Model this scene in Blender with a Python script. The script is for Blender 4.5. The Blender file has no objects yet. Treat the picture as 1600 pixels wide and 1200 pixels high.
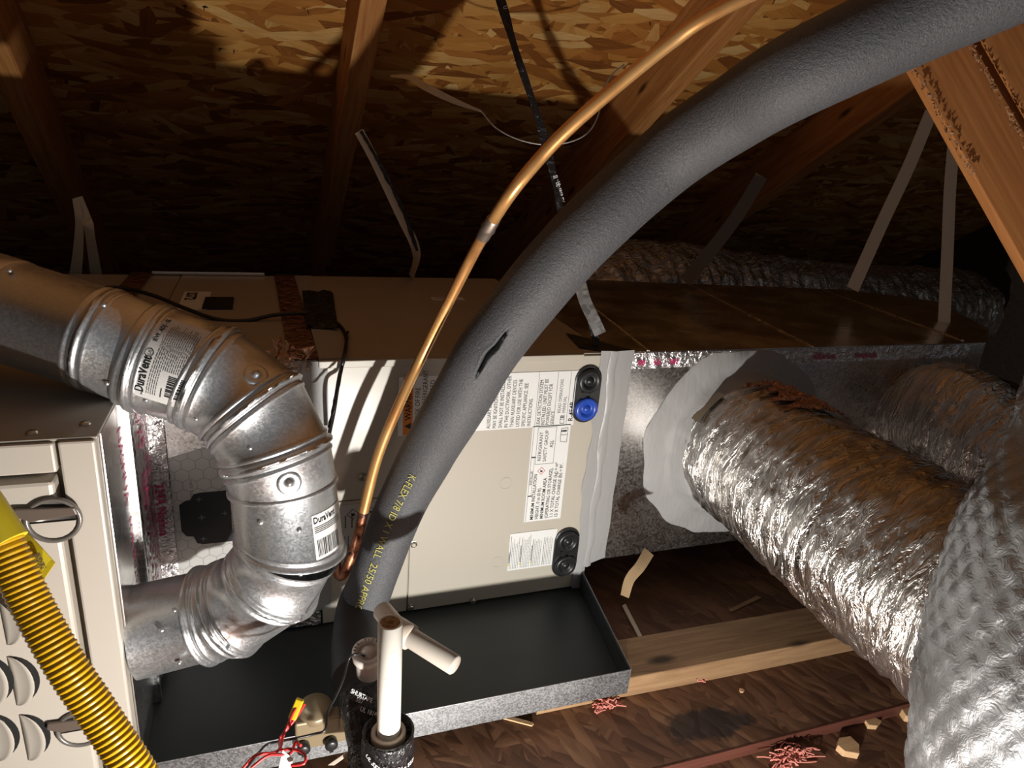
import bpy, bmesh, math, random
from mathutils import Vector, Matrix, noise
random.seed(7)
sc = bpy.context.scene
C = sc.collection

# ---------------------------------------------------------------- camera
CAM = Vector((-0.623, -1.134, 0.896))
FPX = 1068.57
RIGHT = Vector((0.9420130, -0.3266654, 0.0768195))
DOWN = Vector((-0.0385786, -0.3328205, -0.9422007))
FWD = Vector((0.3333515, 0.8846017, -0.3261235))
cd = bpy.data.cameras.new('camera')
cam = bpy.data.objects.new('camera', cd)
C.objects.link(cam)
cd.sensor_width = 36.0
cd.lens = 36.0 * FPX / 1600.0
cd.clip_start = 0.02
rm = Matrix((RIGHT, -DOWN, -FWD)).transposed()
cam.matrix_world = Matrix.Translation(CAM) @ rm.to_4x4()
sc.camera = cam

# ---------------------------------------------------------------- world, lights, exposure
sc.view_settings.view_transform = 'Standard'
sc.view_settings.look = 'None'
sc.view_settings.gamma = 1
sc.view_settings.use_curve_mapping = False
sc.view_settings.exposure = 0.22
w = bpy.data.worlds.new('world')
sc.world = w
w.use_nodes = True
w.node_tree.nodes['Background'].inputs[0].default_value = (0.92, 0.95, 1.0, 1)
w.node_tree.nodes['Background'].inputs[1].default_value = 0.075

def lamp(name, loc, power, radius, col=(1, 1, 1), typ='POINT'):
    l = bpy.data.lights.new(name, typ)
    l.energy = power
    l.color = col
    l.shadow_soft_size = radius
    o = bpy.data.objects.new(name, l)
    o.location = loc
    C.objects.link(o)
    return o
work_lamp = lamp('work_lamp', (-0.396, -0.986, 0.045), 40.0, 0.012, (1.0, 0.97, 0.92))

# ---------------------------------------------------------------- helpers
def D(x, y, d):          # point seen at a place of the 1600x1200 frame, d metres deep
    return CAM + (RIGHT * ((x - 800) / FPX) + DOWN * ((y - 600) / FPX) + FWD) * d
def ray(x, y):
    return RIGHT * ((x - 800) / FPX) + DOWN * ((y - 600) / FPX) + FWD
def atY(x, y, v=0.0):
    r = ray(x, y); return CAM + r * ((v - CAM.y) / r.y)
def atZ(x, y, v=0.0):
    r = ray(x, y); return CAM + r * ((v - CAM.z) / r.z)
def atX(x, y, v=0.0):
    r = ray(x, y); return CAM + r * ((v - CAM.x) / r.x)

def V(*a): return Vector(a)

class MB:
    def __init__(s): s.v = []; s.f = []; s.m = []; s.sm = []
    def add(s, vs, fs, mi=0, smooth=False):
        o = len(s.v); s.v += [Vector(p) for p in vs]
        for f in fs:
            s.f.append([i + o for i in f]); s.m.append(mi); s.sm.append(smooth)
    def box(s, a, b, mi=0):
        x0, y0, z0 = a; x1, y1, z1 = b
        vs = [(x0,y0,z0),(x1,y0,z0),(x1,y1,z0),(x0,y1,z0),(x0,y0,z1),(x1,y0,z1),(x1,y1,z1),(x0,y1,z1)]
        s.add(vs, [(0,3,2,1),(4,5,6,7),(0,1,5,4),(1,2,6,5),(2,3,7,6),(3,0,4,7)], mi)
    def obox(s, o, ex, ey, ez, mi=0):     # oriented box: corner o, three edge vectors
        o = Vector(o); ex = Vector(ex); ey = Vector(ey); ez = Vector(ez)
        vs = [o, o+ex, o+ex+ey, o+ey, o+ez, o+ex+ez, o+ex+ey+ez, o+ey+ez]
        s.add(vs, [(0,3,2,1),(4,5,6,7),(0,1,5,4),(1,2,6,5),(2,3,7,6),(3,0,4,7)], mi)
    def prism(s, pts, ext, mi=0):         # closed outline extruded
        ext = Vector(ext); n = len(pts); pts = [Vector(p) for p in pts]
        vs = pts + [p + ext for p in pts]
        fs = [tuple(range(n))[::-1], tuple(range(n, 2*n))] + [(i, (i+1) % n, n+(i+1) % n, n+i) for i in range(n)]
        s.add(vs, fs, mi)
    def rings(s, rs, close=True, caps=(False, False), smooth=True, mi=0):
        n = len(rs[0]); vs = [p for r in rs for p in r]; fs = []
        for i in range(len(rs)-1):
            for j in range(n if close else n-1):
                k = (j+1) % n
                fs.append((i*n+j, i*n+k, (i+1)*n+k, (i+1)*n+j))
        s.add(vs, fs, mi, smooth)
        if caps[0]: s.add(rs[0], [tuple(range(n))[::-1]], mi)
        if caps[1]: s.add(rs[-1], [tuple(range(n))], mi)
    def cyl(s, p0, p1, r0, r1=None, n=32, caps=(True, True), smooth=True, mi=0):
        r1 = r0 if r1 is None else r1
        p0 = Vector(p0); p1 = Vector(p1); a = (p1-p0).normalized()
        u = a.orthogonal().normalized(); v = a.cross(u)
        R = lambda p, r: [p + (u*math.cos(2*math.pi*i/n) + v*math.sin(2*math.pi*i/n))*r for i in range(n)]
        s.rings([R(p0, r0), R(p1, r1)], True, caps, smooth, mi)
    def lathe(s, o, axis, prof, n=32, caps=(False, False), mi=0, smooth=True):
        o = Vector(o); a = Vector(axis).normalized(); u = a.orthogonal().normalized(); v = a.cross(u)
        rs = [[o + a*h + (u*math.cos(2*math.pi*i/n) + v*math.sin(2*math.pi*i/n))*r for i in range(n)] for r, h in prof]
        s.rings(rs, True, caps, smooth, mi)
    def build(s, name, mats, parent=None, bevel=0):
        me = bpy.data.meshes.new(name)
        cen = Vector((0, 0, 0))
        if parent is None and s.v:
            mn = Vector([min(p[i] for p in s.v) for i in range(3)]); mx = Vector([max(p[i] for p in s.v) for i in range(3)])
            cen = Vector(((mn.x+mx.x)/2, (mn.y+mx.y)/2, mn.z))
        elif parent is not None:
            cen = parent_origin(parent)
        me.from_pydata([tuple(p - cen) for p in s.v], [], s.f)
        if not isinstance(mats, (list, tuple)): mats = [mats]
        for m in mats: me.materials.append(m)
        me.polygons.foreach_set('material_index', s.m)
        me.polygons.foreach_set('use_smooth', s.sm)
        bm = bmesh.new(); bm.from_mesh(me); bmesh.ops.recalc_face_normals(bm, faces=bm.faces); bm.to_mesh(me); bm.free()
        me.update()
        o = bpy.data.objects.new(name, me); C.objects.link(o)
        if parent is not None: o.parent = parent
        else: o.location = cen
        if bevel:
            b = o.modifiers.new('bevel', 'BEVEL'); b.width = bevel; b.segments = 2; b.limit_method = 'ANGLE'
        return o

def parent_origin(o):
    p = Vector(o.location)
    while o.parent: o = o.parent; p += Vector(o.location)
    return p

def tag(o, label=None, cat=None, group=None, kind=None):
    if label: o['label'] = label
    if cat: o['category'] = cat
    if group: o['group'] = group
    if kind: o['kind'] = kind
    return o
def thing(name, loc, label, cat, group=None):
    o = bpy.data.objects.new(name, None); C.objects.link(o)
    o.location = Vector(loc); o.empty_display_size = 0.02
    return tag(o, label, cat, group)

def spline(pts, n=12, closed=False):
    pts = [Vector(p) for p in pts]; out = []
    P = [pts[0]*2-pts[1]] + pts + [pts[-1]*2-pts[-2]]
    for i in range(1, len(P)-2):
        a, b, c, d = P[i-1], P[i], P[i+1], P[i+2]
        for k in range(n):
            t = k/n
            out.append(0.5*((2*b) + (c-a)*t + (2*a-5*b+4*c-d)*t*t + (3*b-a-3*c+d)*t**3))
    out.append(pts[-1]); return out
def resample(path, step):
    out = [path[0].copy()]; acc = 0
    for a, b in zip(path, path[1:]):
        L = (b-a).length; t = step-acc
        while t <= L:
            out.append(a + (b-a)*(t/L)); t += step
        acc = L-(t-step)
    out.append(path[-1].copy()); return out
def frames(path, hint=None):
    T = []
    for i in range(len(path)):
        a = path[max(0, i-1)]; b = path[min(len(path)-1, i+1)]; T.append((b-a).normalized())
    u = (hint - T[0]*hint.dot(T[0])).normalized() if hint else T[0].orthogonal().normalized()
    fr = []
    for t in T:
        u = (u - t*u.dot(t)).normalized(); fr.append((t, u, t.cross(u)))
    return fr
def tube(mb, path, r, n=16, caps=(True, True), disp=None, hint=None, mi=0):
    fr = frames(path, hint); rs = []; s = 0
    for i, p in enumerate(path):
        if i: s += (path[i]-path[i-1]).length
        t, u, v = fr[i]; ring = []
        for j in range(n):
            a = 2*math.pi*j/n; d = u*math.cos(a) + v*math.sin(a)
            rr = r(s) if callable(r) else r
            if disp: rr += disp(s, a, p + d*rr)
            ring.append(p + d*rr)
        rs.append(ring)
    mb.rings(rs, True, caps, True, mi)
    return fr
def ribbon(mb, path, wid, th, hint, mi=0, wfun=None):
    rs = []
    for i, p in enumerate(path):
        a = path[max(0, i-1)]; b = path[min(len(path)-1, i+1)]; t = (b-a).normalized()
        h = hint(i/(len(path)-1)) if callable(hint) else hint
        nrm = (h - t*h.dot(t)).normalized(); sd = t.cross(nrm)
        ww = wid*(wfun(i/(len(path)-1)) if wfun else 1)
        rs.append([p - sd*ww/2 - nrm*th/2, p + sd*ww/2 - nrm*th/2, p + sd*ww/2 + nrm*th/2, p - sd*ww/2 + nrm*th/2])
    mb.rings(rs, True, (True, True), False, mi)

# ---------------------------------------------------------------- materials
def mat(name, col=(0.5, 0.5, 0.5), rough=0.5, metal=0.0, spec=0.5, **k):
    m = bpy.data.materials.new(name); m.use_nodes = True
    b = m.node_tree.nodes['Principled BSDF']
    b.inputs['Base Color'].default_value = (*col, 1)
    b.inputs['Roughness'].default_value = rough
    b.inputs['Metallic'].default_value = metal
    b.inputs['Specular IOR Level'].default_value = spec
    for a, v in k.items(): b.inputs[a.replace('_', ' ')].default_value = v
    return m
class NT:
    def __init__(s, m): s.t = m.node_tree; s.b = s.t.nodes['Principled BSDF']
    def n(s, typ, **k):
        x = s.t.nodes.new(typ)
        for a, v in k.items():
            if a.startswith('i_'): x.inputs[a[2:].replace('_', ' ')].default_value = v
            else: setattr(x, a, v)
        return x
    def l(s, a, b): s.t.links.new(a, b)
    def coord(s, scale=(1, 1, 1), rot=(0, 0, 0), kind='Object'):
        tc = s.n('ShaderNodeTexCoord'); mp = s.n('ShaderNodeMapping')
        mp.inputs['Scale'].default_value = scale; mp.inputs['Rotation'].default_value = rot
        s.l(tc.outputs[kind], mp.inputs[0]); return mp.outputs[0]
    def noise(s, vec, scale, detail=4, rough=0.55, dist=0.0):
        x = s.n('ShaderNodeTexNoise'); x.inputs['Scale'].default_value = scale
        x.inputs['Detail'].default_value = detail; x.inputs['Roughness'].default_value = rough; x.inputs['Distortion'].default_value = dist
        s.l(vec, x.inputs['Vector']); return x.outputs[0]
    def ramp(s, fac, stops, interp='LINEAR'):
        r = s.n('ShaderNodeValToRGB'); r.color_ramp.interpolation = interp
        e = r.color_ramp.elements
        while len(e) < len(stops): e.new(0.5)
        for q, (p, c) in zip(e, stops):
            q.position = p; q.color = (*c, 1) if len(c) == 3 else c
        s.l(fac, r.inputs[0]); return r.outputs[0]
    def mix(s, fac, a, b, mode='MIX'):
        x = s.n('ShaderNodeMix', data_type='RGBA', blend_type=mode)
        for sock, v in ((x.inputs[0], fac), (x.inputs[6], a), (x.inputs[7], b)):
            if isinstance(v, (int, float)): sock.default_value = v
            elif isinstance(v, tuple): sock.default_value = (*v, 1)
            else: s.l(v, sock)
        return x.outputs[2]
    def math(s, op, a, b=0.0):
        x = s.n('ShaderNodeMath', operation=op)
        for sock, v in ((x.inputs[0], a), (x.inputs[1], b)):
            if isinstance(v, (int, float)): sock.default_value = v
            else: s.l(v, sock)
        return x.outputs[0]
    def rng(s, v, a, b, c, d):
        x = s.n('ShaderNodeMapRange'); s.l(v, x.inputs[0])
        for i, q in enumerate((a, b, c, d)): x.inputs[i+1].default_value = q
        return x.outputs[0]
    def bump(s, h, strength=0.3, dist=0.01):
        x = s.n('ShaderNodeBump'); x.inputs['Strength'].default_value = strength; x.inputs['Distance'].default_value = dist
        s.l(h, x.inputs['Height']); s.l(x.outputs[0], s.b.inputs['Normal']); return x
    def col(s, c): s.l(c, s.b.inputs['Base Color'])
    def rough(s, c): s.l(c, s.b.inputs['Roughness'])

def osb_mat(name, stops, scale=1.0, grime=0.0, axis=0.0):
    m = mat(name, rough=0.62); t = NT(m)
    base = t.coord()
    wn = t.n('ShaderNodeTexNoise'); wn.inputs['Scale'].default_value = 9; wn.inputs['Detail'].default_value = 3; t.l(base, wn.inputs['Vector'])
    wv = t.n('ShaderNodeVectorMath', operation='SCALE'); wv.inputs['Scale'].default_value = 0.010
    t.l(wn.outputs['Color'], wv.inputs[0])
    ad = t.n('ShaderNodeVectorMath', operation='ADD'); t.l(base, ad.inputs[0]); t.l(wv.outputs[0], ad.inputs[1])
    best = None; bcol = None; bh = None
    for k, ang in enumerate((0.06, 0.75, -0.6, 0.3, -0.25, 1.3, -1.2)):
        mp = t.n('ShaderNodeMapping'); mp.inputs['Rotation'].default_value = (0, 0, ang + axis)
        mp.inputs['Location'].default_value = (k*3.1, k*1.7, 0)
        mp2 = t.n('ShaderNodeMapping'); mp2.inputs['Scale'].default_value = (8.5*scale, 34*scale, 0.0)
        t.l(ad.outputs[0], mp.inputs[0]); t.l(mp.outputs[0], mp2.inputs[0])
        vo = t.n('ShaderNodeTexVoronoi', voronoi_dimensions='2D'); vo.inputs['Scale'].default_value = 1.0
        vo.inputs['Randomness'].default_value = 1.0
        t.l(mp2.outputs[0], vo.inputs['Vector'])
        sp = t.n('ShaderNodeSeparateColor'); t.l(vo.outputs['Color'], sp.inputs[0])
        pri = t.math('ADD', sp.outputs[0], (0.28 if k in (0, 3, 4) else 0.0))
        hh = t.math('SUBTRACT', sp.outputs[1], t.math('MULTIPLY', vo.outputs['Distance'], 0.3))
        # grain inside a strand
        mp3 = t.n('ShaderNodeMapping'); mp3.inputs['Scale'].default_value = (14, 260, 1); t.l(mp.outputs[0], mp3.inputs[0])
        g = t.noise(mp3.outputs[0], 1.0, 2)
        cv = t.math('ADD', sp.outputs[2], t.math('MULTIPLY', t.math('SUBTRACT', g, 0.5), 0.55))
        if best is None: best, bcol, bh = pri, cv, hh
        else:
            gt = t.math('GREATER_THAN', pri, best)
            def sel(a, b):
                x = t.n('ShaderNodeMix', data_type='FLOAT'); t.l(gt, x.inputs[0]); t.l(a, x.inputs[2]); t.l(b, x.inputs[3]); return x.outputs[0]
            bcol = sel(bcol, cv); bh = sel(bh, hh); best = t.math('MAXIMUM', pri, best)
    c = t.ramp(bcol, stops)
    big = t.noise(base, 5, 5)
    c = t.mix(t.rng(big, 0.35, 0.7, 0.0, 0.35 + grime), c, tuple(x*0.55 for x in stops[1][1]))
    t.col(c); t.bump(bh, 0.9, 0.006)
    return m

def add_stain(m, cx, cy, sx, sy, col):      # a dark spill with a shape of its own
    t = NT(m); g = t.n('ShaderNodeNewGeometry'); mp = t.n('ShaderNodeMapping'); mp.vector_type = 'POINT'
    mp.inputs['Location'].default_value = (-cx/sx, -cy/sy, 0); mp.inputs['Scale'].default_value = (1/sx, 1/sy, 0.0)
    t.l(g.outputs['Position'], mp.inputs[0])
    ln = t.n('ShaderNodeVectorMath', operation='LENGTH'); t.l(mp.outputs[0], ln.inputs[0])
    nz = t.noise(g.outputs['Position'], 28, 4)
    d = t.math('ADD', ln.outputs['Value'], t.math('MULTIPLY', t.math('SUBTRACT', nz, 0.5), 1.6))
    old = t.b.inputs['Base Color'].links[0].from_socket
    t.col(t.mix(t.rng(d, 0.75, 1.05, 0.85, 0.0), old, col))

def wood_mat(name, a, b, c, rough=0.6, knots=True, scale=1.0, bumps=0.25):
    m = mat(name, rough=rough); t = NT(m)
    co = t.coord((2.2*scale, 26*scale, 26*scale))
    n1 = t.noise(co, 1.6, 6, 0.6, 1.2)
    co2 = t.coord((7*scale, 210*scale, 210*scale)); n2 = t.noise(co2, 1.0, 3)
    f = t.math('ADD', t.math('MULTIPLY', n1, 0.75), t.math('MULTIPLY', n2, 0.3))
    col = t.ramp(f, [(0.3, a), (0.52, b), (0.75, c)])
    if knots:
        vo = t.n('ShaderNodeTexVoronoi'); vo.inputs['Scale'].default_value = 1.0
        t.l(t.coord((4, 11, 11)), vo.inputs['Vector'])
        k = t.rng(vo.outputs['Distance'], 0.06, 0.16, 1.0, 0.0)
        col = t.mix(k, col, tuple(x*0.25 for x in a))
    t.col(col); t.bump(f, bumps, 0.004)
    return m

def galv_mat(name, col=(0.62, 0.63, 0.64), rough=0.34, metal=1.0, sp=55, brushed=0.0, bump=0.05, spot=0.12):
    m = mat(name, col, rough, metal); t = NT(m)
    co = t.coord()
    vo = t.n('ShaderNodeTexVoronoi'); vo.inputs['Scale'].default_value = sp; t.l(co, vo.inputs['Vector'])
    s = t.n('ShaderNodeSeparateColor'); t.l(vo.outputs['Color'], s.inputs[0])
    n1 = t.noise(co, 5, 5)
    f = t.math('ADD', t.math('MULTIPLY', s.outputs[0], 0.45), t.math('MULTIPLY', n1, 0.75))
    t.col(t.ramp(f, [(0.2, tuple(x*(1-spot*1.6) for x in col)), (0.9, tuple(min(1, x*(1+spot)) for x in col))]))
    t.rough(t.rng(f, 0.2, 0.95, rough*0.8, rough*1.35))
    t.bump(t.noise(co, 26, 4), bump, 0.01)
    return m

def foil_mat(name, col=(0.78, 0.78, 0.77), rough=0.22, bscale=60, strength=0.8, ridges=False, brown_mix=0.0, stretch=(1, 1, 1)):   # crumpled foil
    m = mat(name, col, rough, 1.0); t = NT(m)
    co = t.coord(stretch)
    n1 = t.noise(co, bscale, 4, 0.6, 0.8); n2 = t.noise(co, bscale*0.25, 3, 0.5, 0.5)
    rid = t.math('ABSOLUTE', t.math('SUBTRACT', n1, 0.5)); rid2 = t.math('ABSOLUTE', t.math('SUBTRACT', n2, 0.5))
    h = t.math('ADD', t.math('MULTIPLY', rid, 1.0), t.math('MULTIPLY', rid2, 1.6))
    t.bump(h, strength, 0.02)
    g = t.noise(co, 8, 5)
    t.rough(t.rng(g, 0.3, 0.7, rough*0.8, rough*1.7))
    if brown_mix:
        t.col(t.mix(t.rng(g, 0.4, 0.75, 0, brown_mix), col, (0.42, 0.32, 0.22)))  # brown mixed into the foil in random patches
    return m

M = {}
OSB = [(0.0, (0.22, 0.07, 0.012)), (0.25, (0.46, 0.165, 0.028)), (0.55, (0.62, 0.27, 0.055)), (0.82, (0.74, 0.38, 0.10)), (1.0, (0.86, 0.56, 0.22))]
M['osb'] = osb_mat('osb roof deck', OSB)
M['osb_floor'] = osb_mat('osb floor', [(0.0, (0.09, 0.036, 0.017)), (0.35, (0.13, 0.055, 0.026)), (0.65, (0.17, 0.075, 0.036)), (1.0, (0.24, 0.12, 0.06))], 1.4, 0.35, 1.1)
M['dark_osb'] = wood_mat('dark wall boards', (0.05, 0.035, 0.025), (0.08, 0.055, 0.04), (0.11, 0.08, 0.055), knots=False)  # very dark boards, used on the added end walls
M['rafter'] = wood_mat('rafter wood', (0.30, 0.10, 0.025), (0.50, 0.21, 0.06), (0.66, 0.34, 0.12))
M['web'] = wood_mat('web wood', (0.34, 0.12, 0.032), (0.50, 0.20, 0.058), (0.60, 0.28, 0.09), scale=0.8)
M['sleeper'] = wood_mat('sleeper wood', (0.18, 0.095, 0.045), (0.29, 0.17, 0.085), (0.40, 0.25, 0.13))
M['bark'] = wood_mat('rough bark', (0.10, 0.04, 0.02), (0.35, 0.17, 0.08), (0.6, 0.38, 0.2), knots=False, scale=4)
M['dark_wood'] = wood_mat('red brown sheet edge', (0.06, 0.018, 0.010), (0.10, 0.03, 0.018), (0.15, 0.05, 0.03), knots=False)
M['chip'] = wood_mat('chip wood', (0.45, 0.25, 0.12), (0.6, 0.38, 0.2), (0.7, 0.48, 0.28), knots=False)
def paint(name, col, rough=0.33, spec=0.5, bump=0.03):
    m = mat(name, col, rough, 0.0, spec); t = NT(m)
    n = t.noise(t.coord(), 900, 2); g = t.noise(t.coord(), 7, 5)
    t.bump(n, bump, 0.001); t.rough(t.rng(g, 0.3, 0.7, rough*0.9, rough*1.15))
    t.col(t.mix(t.rng(g, 0.35, 0.75, 0, 0.12), col, tuple(x*0.8 for x in col)))
    return m
M['beige'] = paint('beige enamel', (0.50, 0.46, 0.385))
M['beige_door'] = paint('beige door enamel', (0.54, 0.49, 0.42), 0.38)
M['beige_dark'] = paint('beige enamel edge', (0.40, 0.36, 0.30))
M['latch_grey'] = mat('grey latch', (0.22, 0.20, 0.18), 0.3, 0.4)
M['latch_brown'] = mat('brown latch lever', (0.13, 0.10, 0.08), 0.3)
M['galv'] = galv_mat('galvanized vent', (0.72, 0.735, 0.75), 0.34, metal=0.9, sp=420, spot=0.07)
M['galv_box'] = galv_mat('galvanized sheet', (0.60, 0.60, 0.60), 0.30, sp=260, spot=0.3)
M['galv_pan'] = galv_mat('galvanized pan lip', (0.42, 0.425, 0.435), 0.45, sp=420, spot=0.12)
M['pan_in_shade'] = paint('shaded pan inside', (0.030, 0.038, 0.042), 0.42, 0.4)  # unlit metal mirroring the dark attic, put into the base colour
M['foil'] = foil_mat('duct foil', (0.80, 0.79, 0.77), 0.2, 45, 0.9, stretch=(1, 1, 1))
M['foil_flex'] = foil_mat('flex foil', (0.70, 0.68, 0.65), 0.25, 38, 0.9, brown_mix=0.35, stretch=(0.4, 1.7, 0.4))
M['foil_quilt'] = foil_mat('quilted foil', (0.42, 0.43, 0.44), 0.40, 60, 0.25)
M['foil_tape'] = foil_mat('foil tape', (0.82, 0.80, 0.80), 0.17, 70, 0.5)
M['foil_brown'] = foil_mat('foil tape scrap', (0.62, 0.36, 0.24), 0.25, 60, 1.0)
M['foil_dark'] = foil_mat('dark foil tape', (0.30, 0.17, 0.15), 0.25, 60, 0.8)
M['foil_flat'] = foil_mat('smooth duct foil', (0.72, 0.70, 0.68), 0.2, 6, 0.12)
M['magenta'] = mat('magenta print', (0.55, 0.03, 0.15), 0.35)
M['black_print'] = mat('black print', (0.015, 0.015, 0.016), 0.5)
M['grey_print'] = mat('grey print', (0.16, 0.16, 0.16), 0.5)
M['white_label'] = mat('white label', (0.78, 0.78, 0.76), 0.4)
M['grey_label'] = mat('grey label', (0.55, 0.54, 0.52), 0.4)
M['orange_label'] = mat('orange label', (0.80, 0.25, 0.02), 0.4)
M['red_print'] = mat('red print', (0.6, 0.05, 0.04), 0.4)
M['yellow_print'] = mat('yellow line print', (0.50, 0.46, 0.12), 0.6)
M['white_print'] = mat('white print', (0.62, 0.62, 0.62), 0.5)
M['black_sticker'] = mat('black sticker', (0.018, 0.02, 0.024), 0.35)
M['black_rubber'] = mat('black rubber', (0.016, 0.016, 0.017), 0.35)
M['blue_plastic'] = mat('blue plastic', (0.02, 0.07, 0.42), 0.3)
M['mastic'] = mat('grey mastic', (0.36, 0.355, 0.35), 0.55); _t = NT(M['mastic']); _t.bump(_t.noise(_t.coord((1, 1, 0.25)), 90, 4), 0.5, 0.004)
M['grey_tape'] = mat('grey duct tape', (0.36, 0.355, 0.35), 0.38); _t = NT(M['grey_tape']); _t.bump(_t.noise(_t.coord((1, 1, 0.3)), 60, 4), 0.4, 0.004)
M['black_tape'] = mat('black tape', (0.014, 0.014, 0.015), 0.22); _t = NT(M['black_tape']); _t.bump(_t.noise(_t.coord(), 70, 4, 0.6, 1.0), 0.9, 0.008)
M['black_wire'] = mat('black wire', (0.012, 0.012, 0.013), 0.35)
M['red_wire'] = mat('red wire', (0.55, 0.03, 0.03), 0.35)
M['yellow'] = mat('yellow connector', (0.75, 0.55, 0.02), 0.4)
M['pvc'] = mat('white pvc', (0.72, 0.67, 0.59), 0.35); _t = NT(M['pvc']); _g = _t.noise(_t.coord(), 40, 5, 0.7)
_t.col(_t.mix(_t.rng(_g, 0.6, 0.75, 0, 0.45), (0.80, 0.76, 0.68), (0.42, 0.27, 0.18)))
M['pvc_rust'] = mat('rusty residue', (0.36, 0.20, 0.08), 0.9); _t = NT(M['pvc_rust']); _g = _t.noise(_t.coord(), 160, 4)
_t.col(_t.ramp(_g, [(0.3, (0.12, 0.055, 0.02)), (0.7, (0.5, 0.3, 0.12))])); _t.bump(_g, 0.8, 0.004)
M['pvc_grey'] = mat('bushing pvc', (0.52, 0.44, 0.36), 0.4)
M['switch_white'] = mat('switch body plastic', (0.60, 0.54, 0.50), 0.35)
M['strap'] = galv_mat('strap metal', (0.5, 0.49, 0.47), 0.45, sp=120)
M['tan_strap'] = mat('tan strapping', (0.72, 0.62, 0.48), 0.5)
M['card_strap'] = mat('faded brown strapping', (0.32, 0.22, 0.12), 0.6)
M['dim_strap'] = mat('dull strapping', (0.14, 0.12, 0.10), 0.6)
M['bronze'] = mat('float switch case', (0.26, 0.20, 0.12), 0.35, 0.3)
M['pink'] = mat('pink fibreglass', (0.62, 0.22, 0.17), 0.9)
M['screw'] = mat('zinc screw', (0.6, 0.56, 0.46), 0.35, 1.0)
M['dark'] = mat('dark opening', (0.01, 0.01, 0.01), 0.8)
M['soot'] = mat('dark floor stain', (0.02, 0.012, 0.008), 0.9)
# foam: fine wrinkles across the line
M['foam'] = mat('black foam insulation', (0.075, 0.077, 0.082), 0.58); _t = NT(M['foam'])
_n = _t.noise(_t.coord(), 260, 3, 0.6, 0.6); _n2 = _t.noise(_t.coord(), 600, 2)
_t.bump(_t.math('ADD', _n, _t.math('MULTIPLY', _n2, 0.5)), 0.6, 0.002)
_t.col(_t.ramp(_n2, [(0.3, (0.055, 0.056, 0.060)), (0.72, (0.11, 0.112, 0.118))]))
M['foam_dark'] = mat('black foam sleeve', (0.03, 0.03, 0.032), 0.6)
# copper with heat-stained bands
M['copper'] = mat('copper', (0.80, 0.42, 0.22), 0.34, 0.65); _t = NT(M['copper'])
_g = _t.noise(_t.coord((1, 1, 1)), 14, 5)
_t.col(_t.ramp(_g, [(0.30, (0.70, 0.31, 0.10)), (0.5, (0.88, 0.47, 0.17)), (0.72, (0.94, 0.58, 0.25))]))
M['copper_burnt'] = mat('burnt copper', (0.3, 0.14, 0.08), 0.45, 0.9); _t = NT(M['copper_burnt'])
_g = _t.noise(_t.coord(), 60, 5); _t.col(_t.ramp(_g, [(0.35, (0.05, 0.03, 0.03)), (0.5, (0.45, 0.18, 0.09)), (0.75, (0.62, 0.36, 0.26))]))
M['solder'] = mat('solder', (0.5, 0.42, 0.36), 0.4, 0.9)
M['gas_yellow'] = mat('yellow gas hose coating', (0.66, 0.38, 0.010), 0.30)
M['tag_yellow'] = mat('yellow tag', (0.70, 0.57, 0.03), 0.4)
# hexagon pattern label
def hex_mat():
    m = mat('hexagon label', (0.5, 0.5, 0.48), 0.35, 0.0); t = NT(m)
    tc = t.n('ShaderNodeTexCoord'); sp = t.n('ShaderNodeSeparateXYZ'); t.l(tc.outputs['Object'], sp.inputs[0])
    S = 46.0
    x = t.math('MULTIPLY', sp.outputs[0], S); z = t.math('MULTIPLY', sp.outputs[2], S)
    def hd(ox, oz):
        xx = t.math('SUBTRACT', t.math('MODULO', t.math('ADD', x, 1000*1.0 + ox), 1.0), 0.5)
        zz = t.math('SUBTRACT', t.math('MODULO', t.math('ADD', z, 1000*1.7320508 + oz), 1.7320508), 0.8660254)
        ax = t.math('ABSOLUTE', xx); az = t.math('ABSOLUTE', zz)
        return t.math('MAXIMUM', ax, t.math('ADD', t.math('MULTIPLY', ax, 0.5), t.math('MULTIPLY', az, 0.8660254)))
    d = t.math('MINIMUM', hd(0, 0), hd(0.5, 0.8660254))
    k = t.math('GREATER_THAN', d, 0.465)
    t.col(t.mix(k, (0.55, 0.545, 0.52), (0.36, 0.36, 0.35)))
    return m
M['hex'] = hex_mat()

# ---------------------------------------------------------------- text and labels
def text_obj(name, body, size, matl, parent, org, dx, dy, align='LEFT', off=0.0006, xs=1.0, bold=0.0, warp=None, name_kind='text'):
    cu = bpy.data.curves.new('text', 'FONT'); cu.body = body; cu.size = size; cu.align_x = align
    cu.resolution_u = 2; cu.offset = bold
    tmp = bpy.data.objects.new('tmp', cu); C.objects.link(tmp)
    dg = bpy.context.evaluated_depsgraph_get(); me = bpy.data.meshes.new_from_object(tmp.evaluated_get(dg))
    bpy.data.objects.remove(tmp, do_unlink=True); bpy.data.curves.remove(cu)
    po = parent_origin(parent)
    if warp:
        for v in me.vertices: v.co = warp(v.co.x*xs, v.co.y) - po
    else:
        dx = Vector(dx).normalized(); dy = Vector(dy).normalized(); nn = dx.cross(dy); org = Vector(org)
        for v in me.vertices: v.co = org + dx*v.co.x*xs + dy*v.co.y + nn*off - po
    me.name = name; me.materials.clear(); me.materials.append(matl)
    o = bpy.data.objects.new(name, me); C.objects.link(o); o.parent = parent
    return o
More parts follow.
